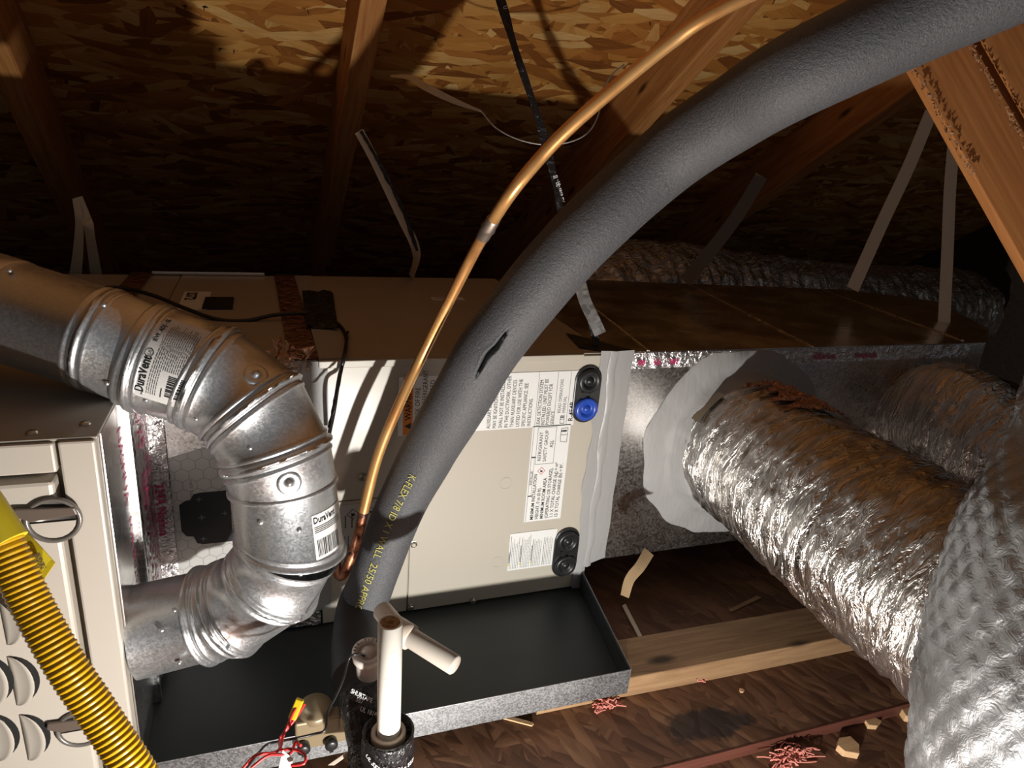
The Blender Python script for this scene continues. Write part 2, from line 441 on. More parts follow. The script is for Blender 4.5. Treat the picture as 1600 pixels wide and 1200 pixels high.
def sheet(name, matl, parent, org, dx, dy, w_, h_, th=0.0008, round_=0.0):
    dx = Vector(dx).normalized(); dy = Vector(dy).normalized(); nn = dx.cross(dy); org = Vector(org)
    mb = MB()
    if round_:
        pts = []
        for cx, cy, a0 in ((w_-round_, round_, -90), (w_-round_, h_-round_, 0), (round_, h_-round_, 90), (round_, round_, 180)):
            for k in range(5):
                a = math.radians(a0 + k*22.5); pts.append(org + dx*(cx+round_*math.cos(a)) + dy*(cy+round_*math.sin(a)))
        mb.prism(pts, nn*th)
    else: mb.obox(org, dx*w_, dy*h_, nn*th)
    return mb.build(name, matl, parent)
def fine_lines(mb, org, dx, dy, w_, lines, pitch, hgt, rng_, lo=0.7, hi=1.0, th=0.0004):   # rows of tiny print too small to read
    dx = Vector(dx).normalized(); dy = Vector(dy).normalized(); nn = dx.cross(dy)
    for i in range(lines):
        x = 0.0; L = w_*rng_.uniform(lo, hi)
        while x < L:
            a = rng_.uniform(0.0012, 0.006); a = min(a, L-x)
            mb.obox(Vector(org) - dy*pitch*i + dx*x, dx*a, dy*hgt, nn*th); x += a + 0.0012

# ================================================================= THE SETTING
TAN = math.tan(math.radians(34)); CS = math.cos(math.radians(34)); SN = math.sin(math.radians(34))
SL = Vector((0, CS, -SN))          # down the slope
NR = Vector((0, SN, CS))           # out through the roof
def deck(x, y, off=0.0): return Vector((x, y, 1.740 - TAN*y)) - NR*off
# roof deck: local x along the ridge, local y down the slope
mb = MB(); mb.box((-3.2, 0, 0), (4.2, 5.2, 0.012))
o = mb.build('ceiling', M['osb']); o['kind'] = 'structure'
o.matrix_world = Matrix(((1, 0, 0, 0), (0, CS, SN, -1.9), (0, -SN, CS, 1.740 + 1.9*TAN), (0, 0, 0, 1)))
for v in o.data.vertices: v.co = v.co + Vector((0.5, 2.6, 0))
# floor sheets
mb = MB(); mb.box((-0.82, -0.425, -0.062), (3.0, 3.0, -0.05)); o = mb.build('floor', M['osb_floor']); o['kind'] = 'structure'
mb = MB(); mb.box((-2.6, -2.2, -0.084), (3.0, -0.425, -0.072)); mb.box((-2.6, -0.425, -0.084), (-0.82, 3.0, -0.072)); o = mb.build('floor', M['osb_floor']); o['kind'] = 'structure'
mb = MB(); mb.box((-0.82, -0.428, -0.090), (3.0, -0.4255, -0.0495)); o = mb.build('trim_1', M['dark_wood']); o['kind'] = 'structure'

mb = MB(); mb.box((-3.2, 2.36, -0.1), (4.2, 2.40, 0.3)); o = mb.build('wall_back', M['dark_osb']); o['kind'] = 'structure'  # added attic end, keeps world fill off the far deck
mb = MB(); mb.box((3.0, -1.2, -0.1), (3.04, 2.4, 2.5)); o = mb.build('wall_right', M['dark_osb']); o['kind'] = 'structure'  # added end wall, stops world light leaking in from the right
mb = MB(); mb.box((-2.64, -1.2, -0.1), (-2.6, 2.4, 2.5)); o = mb.build('wall_left', M['dark_osb']); o['kind'] = 'structure'  # unseen end wall added to block world fill from the left

_p = atZ(1105, 1132, -0.05); add_stain(M['osb_floor'], _p.x, _p.y, 0.10, 0.035, (0.012, 0.008, 0.008))

# ================================================================= TIMBER
def beam(name, p0, p1, wid, dep, up, matl, label, cat='rafter', group=None, rough_edge=0.0):
    p0 = Vector(p0); p1 = Vector(p1); ax = (p1-p0).normalized(); up = Vector(up); up = (up - ax*up.dot(ax)).normalized(); sd = up.cross(ax)
    L = (p1-p0).length; n = max(2, int(L/0.04)); rs = []
    for i in range(n+1):
        x = L*i/n; j = (noise.noise(Vector((x*3, 1.7, hash(label) % 7)))*0.003)
        rs.append([(x, -wid/2, j), (x, wid/2, j), (x, wid/2, dep), (x, -wid/2, dep)])
    mb = MB(); mb.rings([[Vector(q) for q in r] for r in rs], True, (True, True), False)
    o = mb.build(name, matl)
    for v in o.data.vertices: v.co = v.co + o.location
    o.matrix_world = Matrix.Translation(p0) @ Matrix((ax, sd, up)).transposed().to_4x4()
    b = o.modifiers.new('bevel', 'BEVEL'); b.width = 0.002; b.segments = 2
    tag(o, label, cat, group); return o
RD = 0.16
def rafter(x, wid, label, x2=None, y0=-1.7, y1=2.3):
    p0 = deck(x + (x-(x2 or x))*1.2, y0, RD); p1 = deck(x2 or x, y1, RD)
    return beam('rafter', p0, p1, wid, RD, NR, M['rafter'], label, 'rafter')
rafter(-1.135, 0.058, 'orange wooden rafter in the upper left corner above the round vent pipe', -1.245)
rafter(-0.375, 0.056, 'upright looking wooden rafter in the middle of the roof, left of the taped hanger strap', -0.41)
rafter(0.50, 0.054, 'wooden rafter crossing behind the copper tube and the black insulated line', 0.39)
rafter(1.27, 0.055, 'reddish rafter showing just under the black insulated line, at the right', 1.17)

# truss web, close on the right
a = D(1418, -93, 1.12); b = D(1800, 569, 1.02)
TW = 0.022
upw = D(1300, 330, 1.06)-D(1473, 230, 1.06)
web = beam('truss_web', a, b, TW, 0.100, upw, M['web'], 'wide orange truss board sloping down the right edge, nearest of the timbers', 'timber')
a = D(1514, -146, 1.122); b = D(1898, 512, 1.022)
beam('truss_web', a, b, TW, 0.097, upw, M['web'], 'orange board at the top right corner, fixed alongside the wide truss board', 'timber')
# rough bark left along the board edges
bk = MB(); rr_ = random.Random(5); A_ = D(1418, -93, 1.10); B_ = D(1800, 569, 1.0)
for k in range(260):
    t = rr_.uniform(0.2, 0.75); p = A_.lerp(B_, t) + V(rr_.gauss(0, 0.003), 0, rr_.gauss(0, 0.003)) - FWD*0.001; e = (B_-A_).normalized()*rr_.uniform(0.003, 0.010); sx = upw.normalized()*rr_.uniform(-0.005, 0.005)
    bk.add([p, p+e, p+e*0.6+sx-FWD*rr_.uniform(0.001, 0.004)], [(0, 1, 2)])
    if k % 2: q = A_.lerp(B_, rr_.uniform(0.22, 0.5)) + upw.normalized()*rr_.uniform(0.088, 0.099) - FWD*0.001; bk.add([q, q+e, q+e*0.6+sx-FWD*rr_.uniform(0.001, 0.004)], [(0, 1, 2)])
o = bk.build('bark_edge', M['bark'], None); mw = o.matrix_world.copy(); bpy.context.view_layer.update(); o.parent = web; o.matrix_parent_inverse = web.matrix_world.inverted()

# sleeper under the pan
beam('sleeper_board', (-0.20, -0.221, -0.05), (0.85, -0.235, -0.05), 0.10, 0.044, (0, 0, 1), M['sleeper'], 'flat grey brown lumber strip under the drain pan, running right along the floor', 'lumber')

# ================================================================= FURNACE (left)
FZ = 0.533
fur = thing('furnace', (-1.35, 0.2, -0.05), 'beige metal furnace lying on its side at the left edge, louvered door facing out', 'furnace')
mb = MB(); mb.box((-1.9, -0.262, -0.05), (-0.82, 0.0, FZ)); mb.box((-1.9, 0.0, -0.05), (-0.8205, 0.73, FZ))
mb.build('cabinet', M['beige_dark'], fur, 0.003)
mb = MB(); mb.box((-0.858, -0.285, -0.06), (-0.820, -0.262, FZ+0.001)); mb.build('corner_post', M['beige_door'], fur, 0.003)
mb = MB(); mb.box((-1.9, -0.292, -0.045), (-0.866, -0.264, FZ-0.045)); door = mb.build('door', M['beige_door'], fur, 0.005)
mb = MB(); mb.box((-1.9, -0.285, FZ-0.038), (-0.862, -0.26, FZ+0.0005)); mb.build('top_rail', M['beige_door'], fur, 0.003)
mb = MB(); mb.box((-1.9, -0.268, FZ-0.046), (-0.87, -0.262, FZ-0.036)); mb.build('shadow_gap', M['dark'], fur)
mb = MB(); mb.box((-1.9, -0.28, FZ+0.0005), (-0.818, -0.01, FZ+0.004)); mb.build('top_panel', M['beige_dark'], fur, 0.001)
mb = MB(); mb.box((-0.8199, -0.262, -0.05), (-0.8175, -0.13, FZ)); mb.build('end_panel', M['foil_flat'], fur, 0.0005)['label'] = 'shiny foil faced end strip of the furnace'
mb = MB(); mb.box((-0.820, -0.134, 0.0), (-0.809, -0.124, FZ)); mb.box((-0.820, -0.120, 0.0), (-0.813, -0.113, FZ)); mb.build('end_flange', M['galv_box'], fur, 0.002)
for (x, y) in ((50, 677), (133, 663)):
    p = atZ(x, y, FZ+0.004); mb = MB(); mb.lathe(p, (0, 0, 1), [(0.0065, 0), (0.0065, 0.001), (0.005, 0.003), (0.0, 0.0035)], 16); mb.build('screw', M['screw'], fur)
# round finger latches
for (x, y, s) in ((84, 812, 1.0), (128, 1137, 1.0)):
    c = atY(x, y, -0.293); mb = MB()
    mb.lathe(c, (0, -1, 0), [(0.030, -0.001), (0.030, 0.003), (0.027, 0.0045), (0.0245, 0.002), (0.0245, 0.0), (0.0, 0.0)], 40)
    la = mb.build('latch', M['latch_grey'], door)
    mb = MB(); mb.prism([c + V(math.cos(t)*0.0235, -0.0018, math.sin(t)*0.0235) for t in [math.radians(185 + i*17) for i in range(11)]], (0, -0.0006, 0)); mb.build('latch_reflection', M['beige_door'], door)  # pale crescent imitating the reflection in the lower half of the recess
    mb = MB(); mb.prism([c + V(-0.038, -0.006, 0.011), c + V(-0.022, -0.006, 0.002), c + V(0.027, -0.006, 0.006), c + V(0.024, -0.006, 0.017), c + V(-0.036, -0.006, 0.021)], (0, 0.005, 0)); mb.build('latch_lever', M['latch_brown'], door, 0.002)
# half moon louvres
def louvre(cx, cz, h=0.038, wdt=0.026):
    c = V(cx, -0.292, cz); mb = MB(); n = 14; rs = []
    for k in range(5):
        f = k/4.0; ring = []
        for i in range(n+1):
            t = math.radians(-90 + 180*i/n)
            ring.append(c + V(wdt*math.cos(t)*f, -0.0005 - 0.010*(f**1.5)*math.cos(t)**0.7 if math.cos(t) > 1e-6 else -0.0005, h*math.sin(t)))
        rs.append(ring)
    mb.rings(rs, False); o = mb.build('louvre', M['beige_door'], door)
    sd = o.modifiers.new('solid', 'SOLIDIFY'); sd.thickness = 0.0012
    mb = MB(); mb.prism([c + V(wdt*math.cos(math.radians(a))*1.16, -0.0006, h*math.sin(math.radians(a))) for a in range(-84, 85, 12)] + [c + V(wdt*math.cos(math.radians(a))*0.80, -0.0006, h*math.sin(math.radians(a))) for a in range(84, -85, -12)], (0, -0.0006, 0)); mb.build('louvre_slot', M['dark'], door)
for (x, y) in ((18, 965), (-8, 1062), (33, 1062), (2, 1150), (51, 1150), (60, 1240), (12, 1245)):
    p = atY(x, y, -0.292); louvre(p.x - 0.010, p.z)

# ================================================================= COIL CABINET
coil = thing('evaporator_coil_cabinet', (-0.28, 0.36, 0), 'beige sheet metal coil cabinet with warning labels, standing in the dark drain pan', 'air handler')
mb = MB(); mb.box((-0.545, 0.004, 0.001), (0.0, 0.73, FZ)); mb.build('cabinet', M['beige_dark'], coil, 0.002)
mb = MB(); mb.box((-0.380, -0.002, 0.002), (-0.001, 0.006, FZ-0.003)); rp = mb.build('access_panel', M['beige'], coil, 0.0012)
mb = MB(); mb.box((-0.545, -0.001, 0.265), (-0.3825, 0.005, FZ-0.003)); mb.build('upper_panel', M['beige'], coil, 0.0012)
mb = MB(); mb.box((-0.545, -0.001, 0.002), (-0.3825, 0.005, 0.2625)); lp = mb.build('lower_panel', M['beige'], coil, 0.0012)
mb = MB(); mb.box((-0.5445, 0.0, FZ), (0.0, 0.73, FZ+0.002)); tp = mb.build('top_panel', M['beige_dark'], coil, 0.0008)
# recessed upper edge: thin lip line
mb = MB(); mb.box((-0.545, -0.006, FZ-0.012), (-0.055, 0.0, FZ+0.001)); mb.build('top_flange', M['beige'], coil, 0.0015)
for (x, y) in ((646, 850), (739, 938), (642, 948), (566, 745)):
    p = atY(x, y, -0.002); mb = MB(); mb.lathe(p, (0, -1, 0), [(0.0085, 0), (0.0085, 0.0012), (0.006, 0.0015), (0.006, 0.005), (0.004, 0.006), (0, 0.006)], 6, smooth=False); mb.build('screw', M['screw'], rp)
for (x, y) in ((790, 755), (777, 878)):     # embossed knockouts
    p = atY(x, y, -0.002); mb = MB(); mb.lathe(p, (0, -1, 0), [(0.0125, 0.0), (0.0125, 0.0006), (0.0115, 0.0006), (0.0115, 0.0)], 40); mb.build('knockout_ring', M['beige'], rp)

UZ = V(0, 0, 1); NX = V(-1, 0, 0); PX = V(1, 0, 0)
R_ = random.Random(3)
# big refrigerant label: letters read upward
F0 = -0.0026
lab = sheet('warning_label', M['white_label'], rp, (-0.061, F0, 0.388), UZ, NX, 0.113, 0.348)
def up_text(body, x, z, size, m=None, par=None, xs=0.85, bold=0.0, y=F0):
    return text_obj('printed_text', body, size, m or M['black_print'], par or lab, (x, y-0.0009, z), UZ, NX, 'LEFT', 0.0002, xs, bold)
mb = MB(); mb.box((-0.400, F0-0.0014, 0.389), (-0.383, F0-0.0008, 0.500)); mb.build('orange_band', M['orange_label'], lab)
up_text('WARNING', -0.386, 0.418, 0.016, xs=0.9, bold=0.0003, y=F0-0.0008)
for z in (0.4065, 0.488):
    mb = MB(); mb.prism([(-0.386, F0-0.0014, z-0.0065), (-0.386, F0-0.0014, z+0.0065), (-0.3975, F0-0.0014, z)], (0, -0.0004, 0)); mb.build('warning_triangle', M['black_print'], lab)
up_text('RISK OF FIRE', -0.3705, 0.42, 0.0125)
up_text('FLAMMABLE REFRIGERANT', -0.3575, 0.392, 0.0125, xs=0.8)
up_text('TO BE REPAIRED', -0.344, 0.41, 0.0125, xs=0.9)
up_text('ONLY BY TRAINED SERVICE', -0.331, 0.392, 0.0115, xs=0.72)
up_text('PERSONNEL', -0.318, 0.40, 0.0115)
xx = -0.234
for s in ('AUXILIARY DEVICES WHICH', 'MAY BE IGNITION SOURCES', 'SHALL NOT BE INSTALLED', 'IN THE DUCTWORK, OTHER', 'THAN AUXILIARY DEVICES', 'LISTED FOR USE WITH THE', 'SPECIFIC APPLIANCE. SEE', 'INSTRUCTIONS.'):
    up_text(s, xx, 0.391, 0.0108, xs=0.74); xx += 0.0117
mb = MB(); mb.box((-0.1435, F0-0.0012, 0.389), (-0.1428, F0-0.0008, 0.5)); mb.box((-0.1045, F0-0.0012, 0.389), (-0.1038, F0-0.0008, 0.5)); mb.box((-0.0775, F0-0.0012, 0.389), (-0.0768, F0-0.0008, 0.5)); mb.build('rule_line', M['grey_print'], lab)
xx = -0.133
for s in ('LEAK DETECTION SYSTEM', 'INSTALLED. UNIT MUST BE', 'POWERED EXCEPT FOR', 'SERVICE.'):
    up_text(s, xx, 0.391, 0.0108, xs=0.74); xx += 0.0098
up_text('READ OPERATORS', -0.0915, 0.415, 0.0098, M['grey_print'], xs=0.85); up_text('MANUAL', -0.0815, 0.415, 0.0098, M['grey_print'], xs=0.85)
up_text('R-454B', -0.0635, 0.396, 0.0145, xs=0.95, bold=0.0002)
# icon: open booklet with i
def booklet(par, x0, z0, s, y=F0-0.0009):
    mb = MB(); t = 0.0008
    P = [(0, 0), (0, 1.0), (0, 2.0), (-0.15, 2.0), (-0.95, 1.9), (-1.0, 1.0), (-0.95, 0.1), (-0.15, -0.05), (0, 0)]
    for (a, b), (c, d) in zip(P, P[1:]):
        p = V(x0+a*s, y, z0+b*s); q = V(x0+c*s, y, z0+d*s); e = q-p
        if e.length < 1e-6: continue
        mb.obox(p, e, e.cross(V(0, 1, 0)).normalized()*t, V(0, -0.0003, 0))
    mb.box((x0-1.0*s, y-0.0003, z0+1.0*s), (x0, y, z0+1.0*s+t)); mb.build('booklet_icon', M['black_print'], par)
    text_obj('printed_text', 'i', s*1.1, M['black_print'], par, (x0-0.2*s, y, z0+1.4*s), UZ, NX, 'LEFT', 0.0003, 1.3, 0.0006)
booklet(lab, -0.082, 0.392, 0.009)
# tall white label with room area text
lab2 = sheet('room_area_label', M['white_label'], rp, (-0.066, F0, 0.178), UZ, NX, 0.212, 0.081)
def t2(s, x, z, sz=0.0105, xs=0.86, m=None, bold=0.0001): return text_obj('printed_text', s, sz, m or M['black_print'], lab2, (x, F0-0.0009, z), UZ, NX, 'LEFT', 0.0002, xs, bold)
xx = -0.1275
for s in ('MINIMUM INSTALLATION', 'HEIGHT, 0 m (0 ft).', 'MINIMUM ROOM AREA', '(OPERATING OR STORAGE),', '1.1 X TOTAL CHARGE (kg) = m\u00b2', '15 X TOTAL CHARGE (lb) = ft\u00b2.'):
    t2(s, xx, 0.182); xx += 0.0108
t2('INSTALLER', -0.1375, 0.262, 0.0075, m=M['grey_print'])
t2('REFRIGERANT', -0.1235, 0.314, 0.0105, 0.95, bold=0); t2('SAFETY GROUP', -0.112, 0.312, 0.0105, 0.93, bold=0); t2('A2L', -0.100, 0.342, 0.0105, 0.9)
mb = MB(); y = F0-0.0009
for a, b in (((-0.135, 0.307), (-0.0955, 0.3076)), ((-0.135, 0.386), (-0.0955, 0.3866)), ((-0.0961, 0.307), (-0.0955, 0.386)), ((-0.135, 0.307), (-0.1344, 0.386)), ((-0.144, 0.18), (-0.1434, 0.386)), ((-0.1435, 0.236), (-0.135, 0.2385)), ((-0.1435, 0.322), (-0.135, 0.3245)), ((-0.1372, 0.24), (-0.1368, 0.322))):
    mb.box((a[0], y-0.0003, a[1]), (b[0], y, b[1]))
mb.build('frame_line', M['black_print'], lab2)
booklet(lab2, -0.071, 0.352, 0.0155)
def diamond(par, cx, cz, s, matl, y=F0-0.0009):
    mb = MB(); P = [(s, 0), (0, s), (-s, 0), (0, -s)]
    for i in range(4):
        a = P[i]; b = P[(i+1) % 4]; p = V(cx+a[0], y, cz+a[1]); e = V(b[0]-a[0], 0, b[1]-a[1])
        mb.obox(p, e, e.cross(V(0, 1, 0)).normalized()*0.0009, V(0, -0.0003, 0))
    mb.build('hazard_diamond', matl, par)
    mb = MB(); mb.prism([V(cx+a*s, y, cz+b*s) for a, b in ((0.3, -0.25), (0.25, 0.15), (0.0, 0.1), (-0.4, 0.3), (-0.2, 0.0), (-0.35, -0.15), (-0.1, -0.35))], (0, -0.0004, 0)); mb.build('flame_mark', M['black_print'], par)
diamond(lab2, -0.1195, 0.292, 0.0085, M['red_print'])
# small dense label
lab3 = sheet('caution_label', M['white_label'], rp, (-0.070, F0, 0.066), UZ, NX, 0.088, 0.104)
mb = MB(); y = F0-0.0009
xx = -0.170
for blk in range(4):
    fine_lines(mb, (xx, y, 0.07), UZ, NX, 0.072 if blk < 3 else 0.05, 5, -0.0042 if False else 0.0, 0.0007, R_)
    for i in range(6): fine_lines(mb, (xx + i*0.0036, y, 0.070), UZ, NX, 0.078, 1, 0, 0.0009, R_, 0.75, 1.0)
    xx += 0.0245
mb.build('fine_print', M['grey_print'], lab3)
for i, s in enumerate(('WARNING', 'AVERTISSEMENT', 'ADVERTENCIA')):
    text_obj('printed_text', s, 0.0055, M['black_print'], lab3, (-0.1705 + i*0.0245, F0-0.001, 0.084), UZ, NX, 'LEFT', 0.0002)
    mb = MB(); mb.prism([(-0.1705 + i*0.0245, F0-0.001, 0.077), (-0.1705 + i*0.0245, F0-0.001, 0.082), (-0.175 + i*0.0245, F0-0.001, 0.0795)], (0, -0.0004, 0)); mb.build('yellow_triangle', M['tag_yellow'], lab3)
# rating label low on the left, behind the copper tube
F1 = -0.0016
lab4 = sheet('rating_label', M['grey_label'], lp, (-0.437, F1, 0.148), UZ, NX, 0.108, 0.100)
mb = MB(); y = F1-0.0009
for i in range(14): fine_lines(mb, (-0.527 + i*0.0062, y, 0.151), UZ, NX, 0.048, 1, 0, 0.0012, R_, 0.6, 1.0)
for i in range(6): fine_lines(mb, (-0.513 + i*0.012, y, 0.208), UZ, NX, 0.026, 1, 0, 0.0018, R_, 0.6, 1.0)
mb.build('fine_print', M['black_print'], lab4); diamond(lab4, -0.488, 0.236, 0.0115, M['black_print'], F1-0.0009); diamond(lab4, -0.455, 0.238, 0.0095, M['black_print'], F1-0.0009)
# small sticker on the cabinet top
lab5 = sheet('top_sticker', M['white_label'], tp, (-0.245, 0.452, FZ+0.0021), PX, (0, 1, 0), 0.08, 0.028)
mb = MB(); fine_lines(mb, (-0.24, 0.468, FZ+0.003), PX, (0, 1, 0), 0.05, 2, 0.008, 0.004, R_); mb.build('fine_print', M['grey_print'], lab5)

# line ports
def port(cx, cz, colour, label, tall=0.0345):
    par = rp; y0 = -0.002
    def oval(rx, hz, y1, n=12):
        pts = []
        for a in range(0, 181, 15): pts.append(V(cx + rx*math.cos(math.radians(a)), y0, cz + hz + rx*math.sin(math.radians(a))))
        for a in range(180, 361, 15): pts.append(V(cx + rx*math.cos(math.radians(a)), y0, cz - hz + rx*math.sin(math.radians(a))))
        return pts
    mb = MB(); mb.prism(oval(0.0285, 0.031, 0), (0, -0.005, 0)); g = mb.build('line_port', M['black_rubber'], par, 0.002)
    g['label'] = label
    for dz, m_ in ((0.029, M['black_rubber']), (-0.029, colour)):
        mb = MB(); mb.lathe((cx, y0-0.005, cz+dz), (0, -1, 0), [(0.024, 0), (0.024, 0.006), (0.022, 0.009), (0.014, 0.009), (0.0125, 0.003), (0.008, 0.003), (0.007, 0.007), (0.0, 0.008)], 36)
        pl = mb.build('port_plug', m_, g)
        if m_ is M['blue_plastic']: pl['label'] = 'blue round plug'
    mb = MB(); mb.obox((cx-0.014, y0-0.0052, cz-0.006), (0.011, 0, 0), (0, 0, 0.012), (0, -0.003, 0)); mb.obox((cx+0.004, y0-0.0052, cz-0.006), (0.011, 0, 0), (0, 0, 0.012), (0, -0.003, 0)); mb.build('port_web', M['black_rubber'], g)
    return g
port(-0.040, 0.452, M['blue_plastic'], 'black oval line port with one black and one blue plug')
port(-0.045, 0.094, M['black_rubber'], 'black oval line port with two black plugs')

# ================================================================= SUPPLY TRANSITION between furnace and coil
tr = thing('duct_transition', (-0.68, 0.36, 0), 'sheet metal transition box with hexagon pattern label between furnace and coil cabinet', 'duct')
mb = MB(); mb.box((-0.818, 0.002, 0.012), (-0.547, 0.728, FZ-0.001)); mb.build('casing', M['galv_box'], tr, 0.001)
hx = sheet('hexagon_label', M['hex'], tr, (-0.79, 0.0018, 0.03), PX, UZ, 0.24, 0.37)
for v in hx.data.vertices:
    if v.co.x + tr.location.x < -0.7 and v.co.z > 0.35: v.co.z += -0.03
    elif v.co.z > 0.35: v.co.z += 0.04
# black sticker shape
pts = [(-0.775, 0.235), (-0.775, 0.285), (-0.765, 0.292), (-0.758, 0.292), (-0.752, 0.303), (-0.742, 0.305), (-0.60, 0.305), (-0.60, 0.205), (-0.742, 0.205), (-0.752, 0.208), (-0.757, 0.222), (-0.768, 0.224)]
mb = MB(); mb.prism([V(a, 0.0004, b) for a, b in pts], (0, -0.0008, 0)); bs = mb.build('black_sticker', M['black_sticker'], hx)
mb = MB()
for (x, z, s) in ((-0.744, 0.293, 0.006), (-0.742, 0.258, 0.007), (-0.705, 0.262, 0.006), (-0.742, 0.216, 0.006)):
    mb.prism([V(x+a*s, -0.0006, z+b*s) for a, b in ((1, 0), (0.2, 0.2), (0, 1), (-0.2, 0.2), (-1, 0), (-0.2, -0.2), (0, -1), (0.2, -0.2))], (0, -0.0004, 0))
mb.build('spark_mark', M['grey_print'], hx)
mb = MB()
for i in range(5): fine_lines(mb, (-0.695 + i*0.0052, -0.0005, 0.298), (0, 0, -1), PX, 0.072, 1, 0, 0.0022, R_, 0.8, 1.0)
mb.build('fine_print', M['grey_label'], hx)
text_obj('printed_text', 'PRO FORCE', 0.018, M['black_print'], hx, (-0.798, 0.0008, 0.345), (0, 0, -1), PX, 'LEFT', 0.0002, 1.5, 0.0009)
text_obj('printed_text', 'OFF TO THE OFFICE', 0.007, M['grey_print'], hx, (-0.757+0.0, 0.0008, 0.33), (0, 0, -1), PX, 'LEFT', 0.0002, 1.3)
# foil tape wrapped round the corner
def wrinkle_sheet(name, corners, nu, nv, amp, matl, parent, nrm, sc_=30, seed=0, th=0.0008):
    a, b, c, d = [Vector(p) for p in corners]; nrm = Vector(nrm).normalized(); rs = []
    for i in range(nu+1):
        u = i/nu; row = []
        for j in range(nv+1):
            v = j/nv; p = (a*(1-u)+b*u)*(1-v) + (d*(1-u)+c*u)*v
            e = 1.0
            k = abs(noise.noise(p*sc_ + Vector((seed, 0, 0)))) + 0.5*abs(noise.noise(p*sc_*2.3 + Vector((0, seed, 0))))
            row.append(p + nrm*(amp*k + th))
        rs.append(row)
    mb = MB(); mb.rings(rs, False); return mb.build(name, matl, parent)
ta = wrinkle_sheet('foil_tape', [(-0.812, -0.0005, 0.02), (-0.784, -0.0005, 0.02), (-0.787, -0.0005, FZ-0.002), (-0.812, -0.0005, FZ-0.002)], 14, 90, 0.003, M['foil_tape'], tr, (0, -1, 0), 70)
tb = wrinkle_sheet('foil_tape', [(-0.8125, -0.112, 0.02), (-0.8125, -0.002, 0.02), (-0.8125, -0.002, FZ-0.002), (-0.8125, -0.112, FZ-0.002)], 24, 90, 0.003, M['foil_tape'], tr, (1, 0, 0), 70, 4)
# the magenta print reads downward on the tape
DZ = V(0, 0, -1); PY = V(0, 1, 0)
def mag(s, y_, z, size, xs=1.0, par=tb, bold=0.0004): return text_obj('printed_text', s, size, M['magenta'], par, (-0.8078, y_, z), DZ, PY, 'LEFT', 0.0003, xs, bold)
mag('08/25', -0.085, 0.512, 0.045, 0.85); mag('NASHUA', -0.085, 0.388, 0.036, 0.85); mag('324A', -0.085, 0.265, 0.045, 0.9); mag('UL 181A-P', -0.085, 0.150, 0.026, 0.9)
mag('UL LISTED 181B-FX', -0.038, 0.50, 0.022, 0.9); mag('CONTINENTAL', -0.038, 0.31, 0.022, 0.9)
for s, x_, z, sz in (('324A Nashua', -0.820, 0.33, 0.020), ('08/25', -0.820, 0.50, 0.020), ('181A-P', -0.820, 0.14, 0.020)):
    text_obj('printed_text', s, sz, M['magenta'], ta, (x_+0.012, -0.0045, z), DZ, PX, 'LEFT', 0.0003, 0.9, 0.0003)
for s, y_, z, sz in (('NASHUA', -0.205, 0.50, 0.032), ('FOIL 08/25', -0.20, 0.36, 0.026), ('324A', -0.20, 0.20, 0.03)):
    text_obj('printed_text', s, sz, M['magenta'], fur, (-0.8172, y_+0.03, z), DZ, PY, 'LEFT', 0.0003, 0.9, 0.0003)
# bottom foil tape
wrinkle_sheet('foil_tape', [(-0.80, -0.0005, 0.004), (-0.548, -0.0005, 0.004), (-0.548, -0.0005, 0.032), (-0.80, -0.0005, 0.032)], 60, 6, 0.004, M['foil_tape'], tr, (0, -1, 0), 60, 9)
wrinkle_sheet('foil_tape', [(-0.575, -0.0012, 0.035), (-0.530, -0.0012, 0.035), (-0.530, -0.0012, FZ), (-0.575, -0.0012, FZ)], 12, 90, 0.0008, M['mastic'], tr, (0, -1, 0), 50, 2)
# top: tapes and stickers
Zt = FZ + 0.0022
mb = MB(); mb.box((-0.818, 0.0, FZ-0.0008), (-0.547, 0.728, FZ+0.0012)); tt = mb.build('top_panel', M['beige_dark'], tr, 0.0005)
wrinkle_sheet('top_tape', [(-0.592, 0.002, Zt), (-0.545, 0.002, Zt), (-0.553, 0.73, Zt), (-0.602, 0.73, Zt)], 14, 80, 0.003, M['foil_dark'], tr, (0, 0, 1), 55, 5)['label'] = 'crinkled copper coloured foil tape on the top edge'
wrinkle_sheet('top_tape', [(-0.542, 0.002, Zt), (-0.500, 0.002, Zt), (-0.510, 0.73, Zt), (-0.552, 0.73, Zt)], 10, 60, 0.001, M['grey_tape'], tr, (0, 0, 1), 30, 6)
wrinkle_sheet('top_tape', [(-0.93, 0.30, Zt+0.002), (-0.885, 0.30, Zt+0.002), (-0.885, 0.73, Zt+0.002), (-0.93, 0.73, Zt+0.002)], 10, 60, 0.002, M['foil_dark'], tr, (0, 0, 1), 50, 7)
mb = MB(); mb.box((-0.885, 0.722, FZ+0.002), (-0.625, 0.730, FZ+0.010)); mb.build('drive_cleat', M['galv'], tr, 0.002)
s6 = sheet('size_sticker', M['white_label'], tt, (-0.795, 0.36, FZ+0.0014), PX, PY, 0.055, 0.17)
text_obj('printed_text', 'SS72', 0.030, M['black_print'], s6, (-0.788, 0.52, FZ+0.0024), (0, -1, 0), PX, 'LEFT', 0.0003, 1.3, 0.001)
mb = MB(); mb.box((-0.748, 0.36, FZ+0.0022), (-0.69, 0.46, FZ+0.006)); mb.build('black_patch', M['black_sticker'], tt)

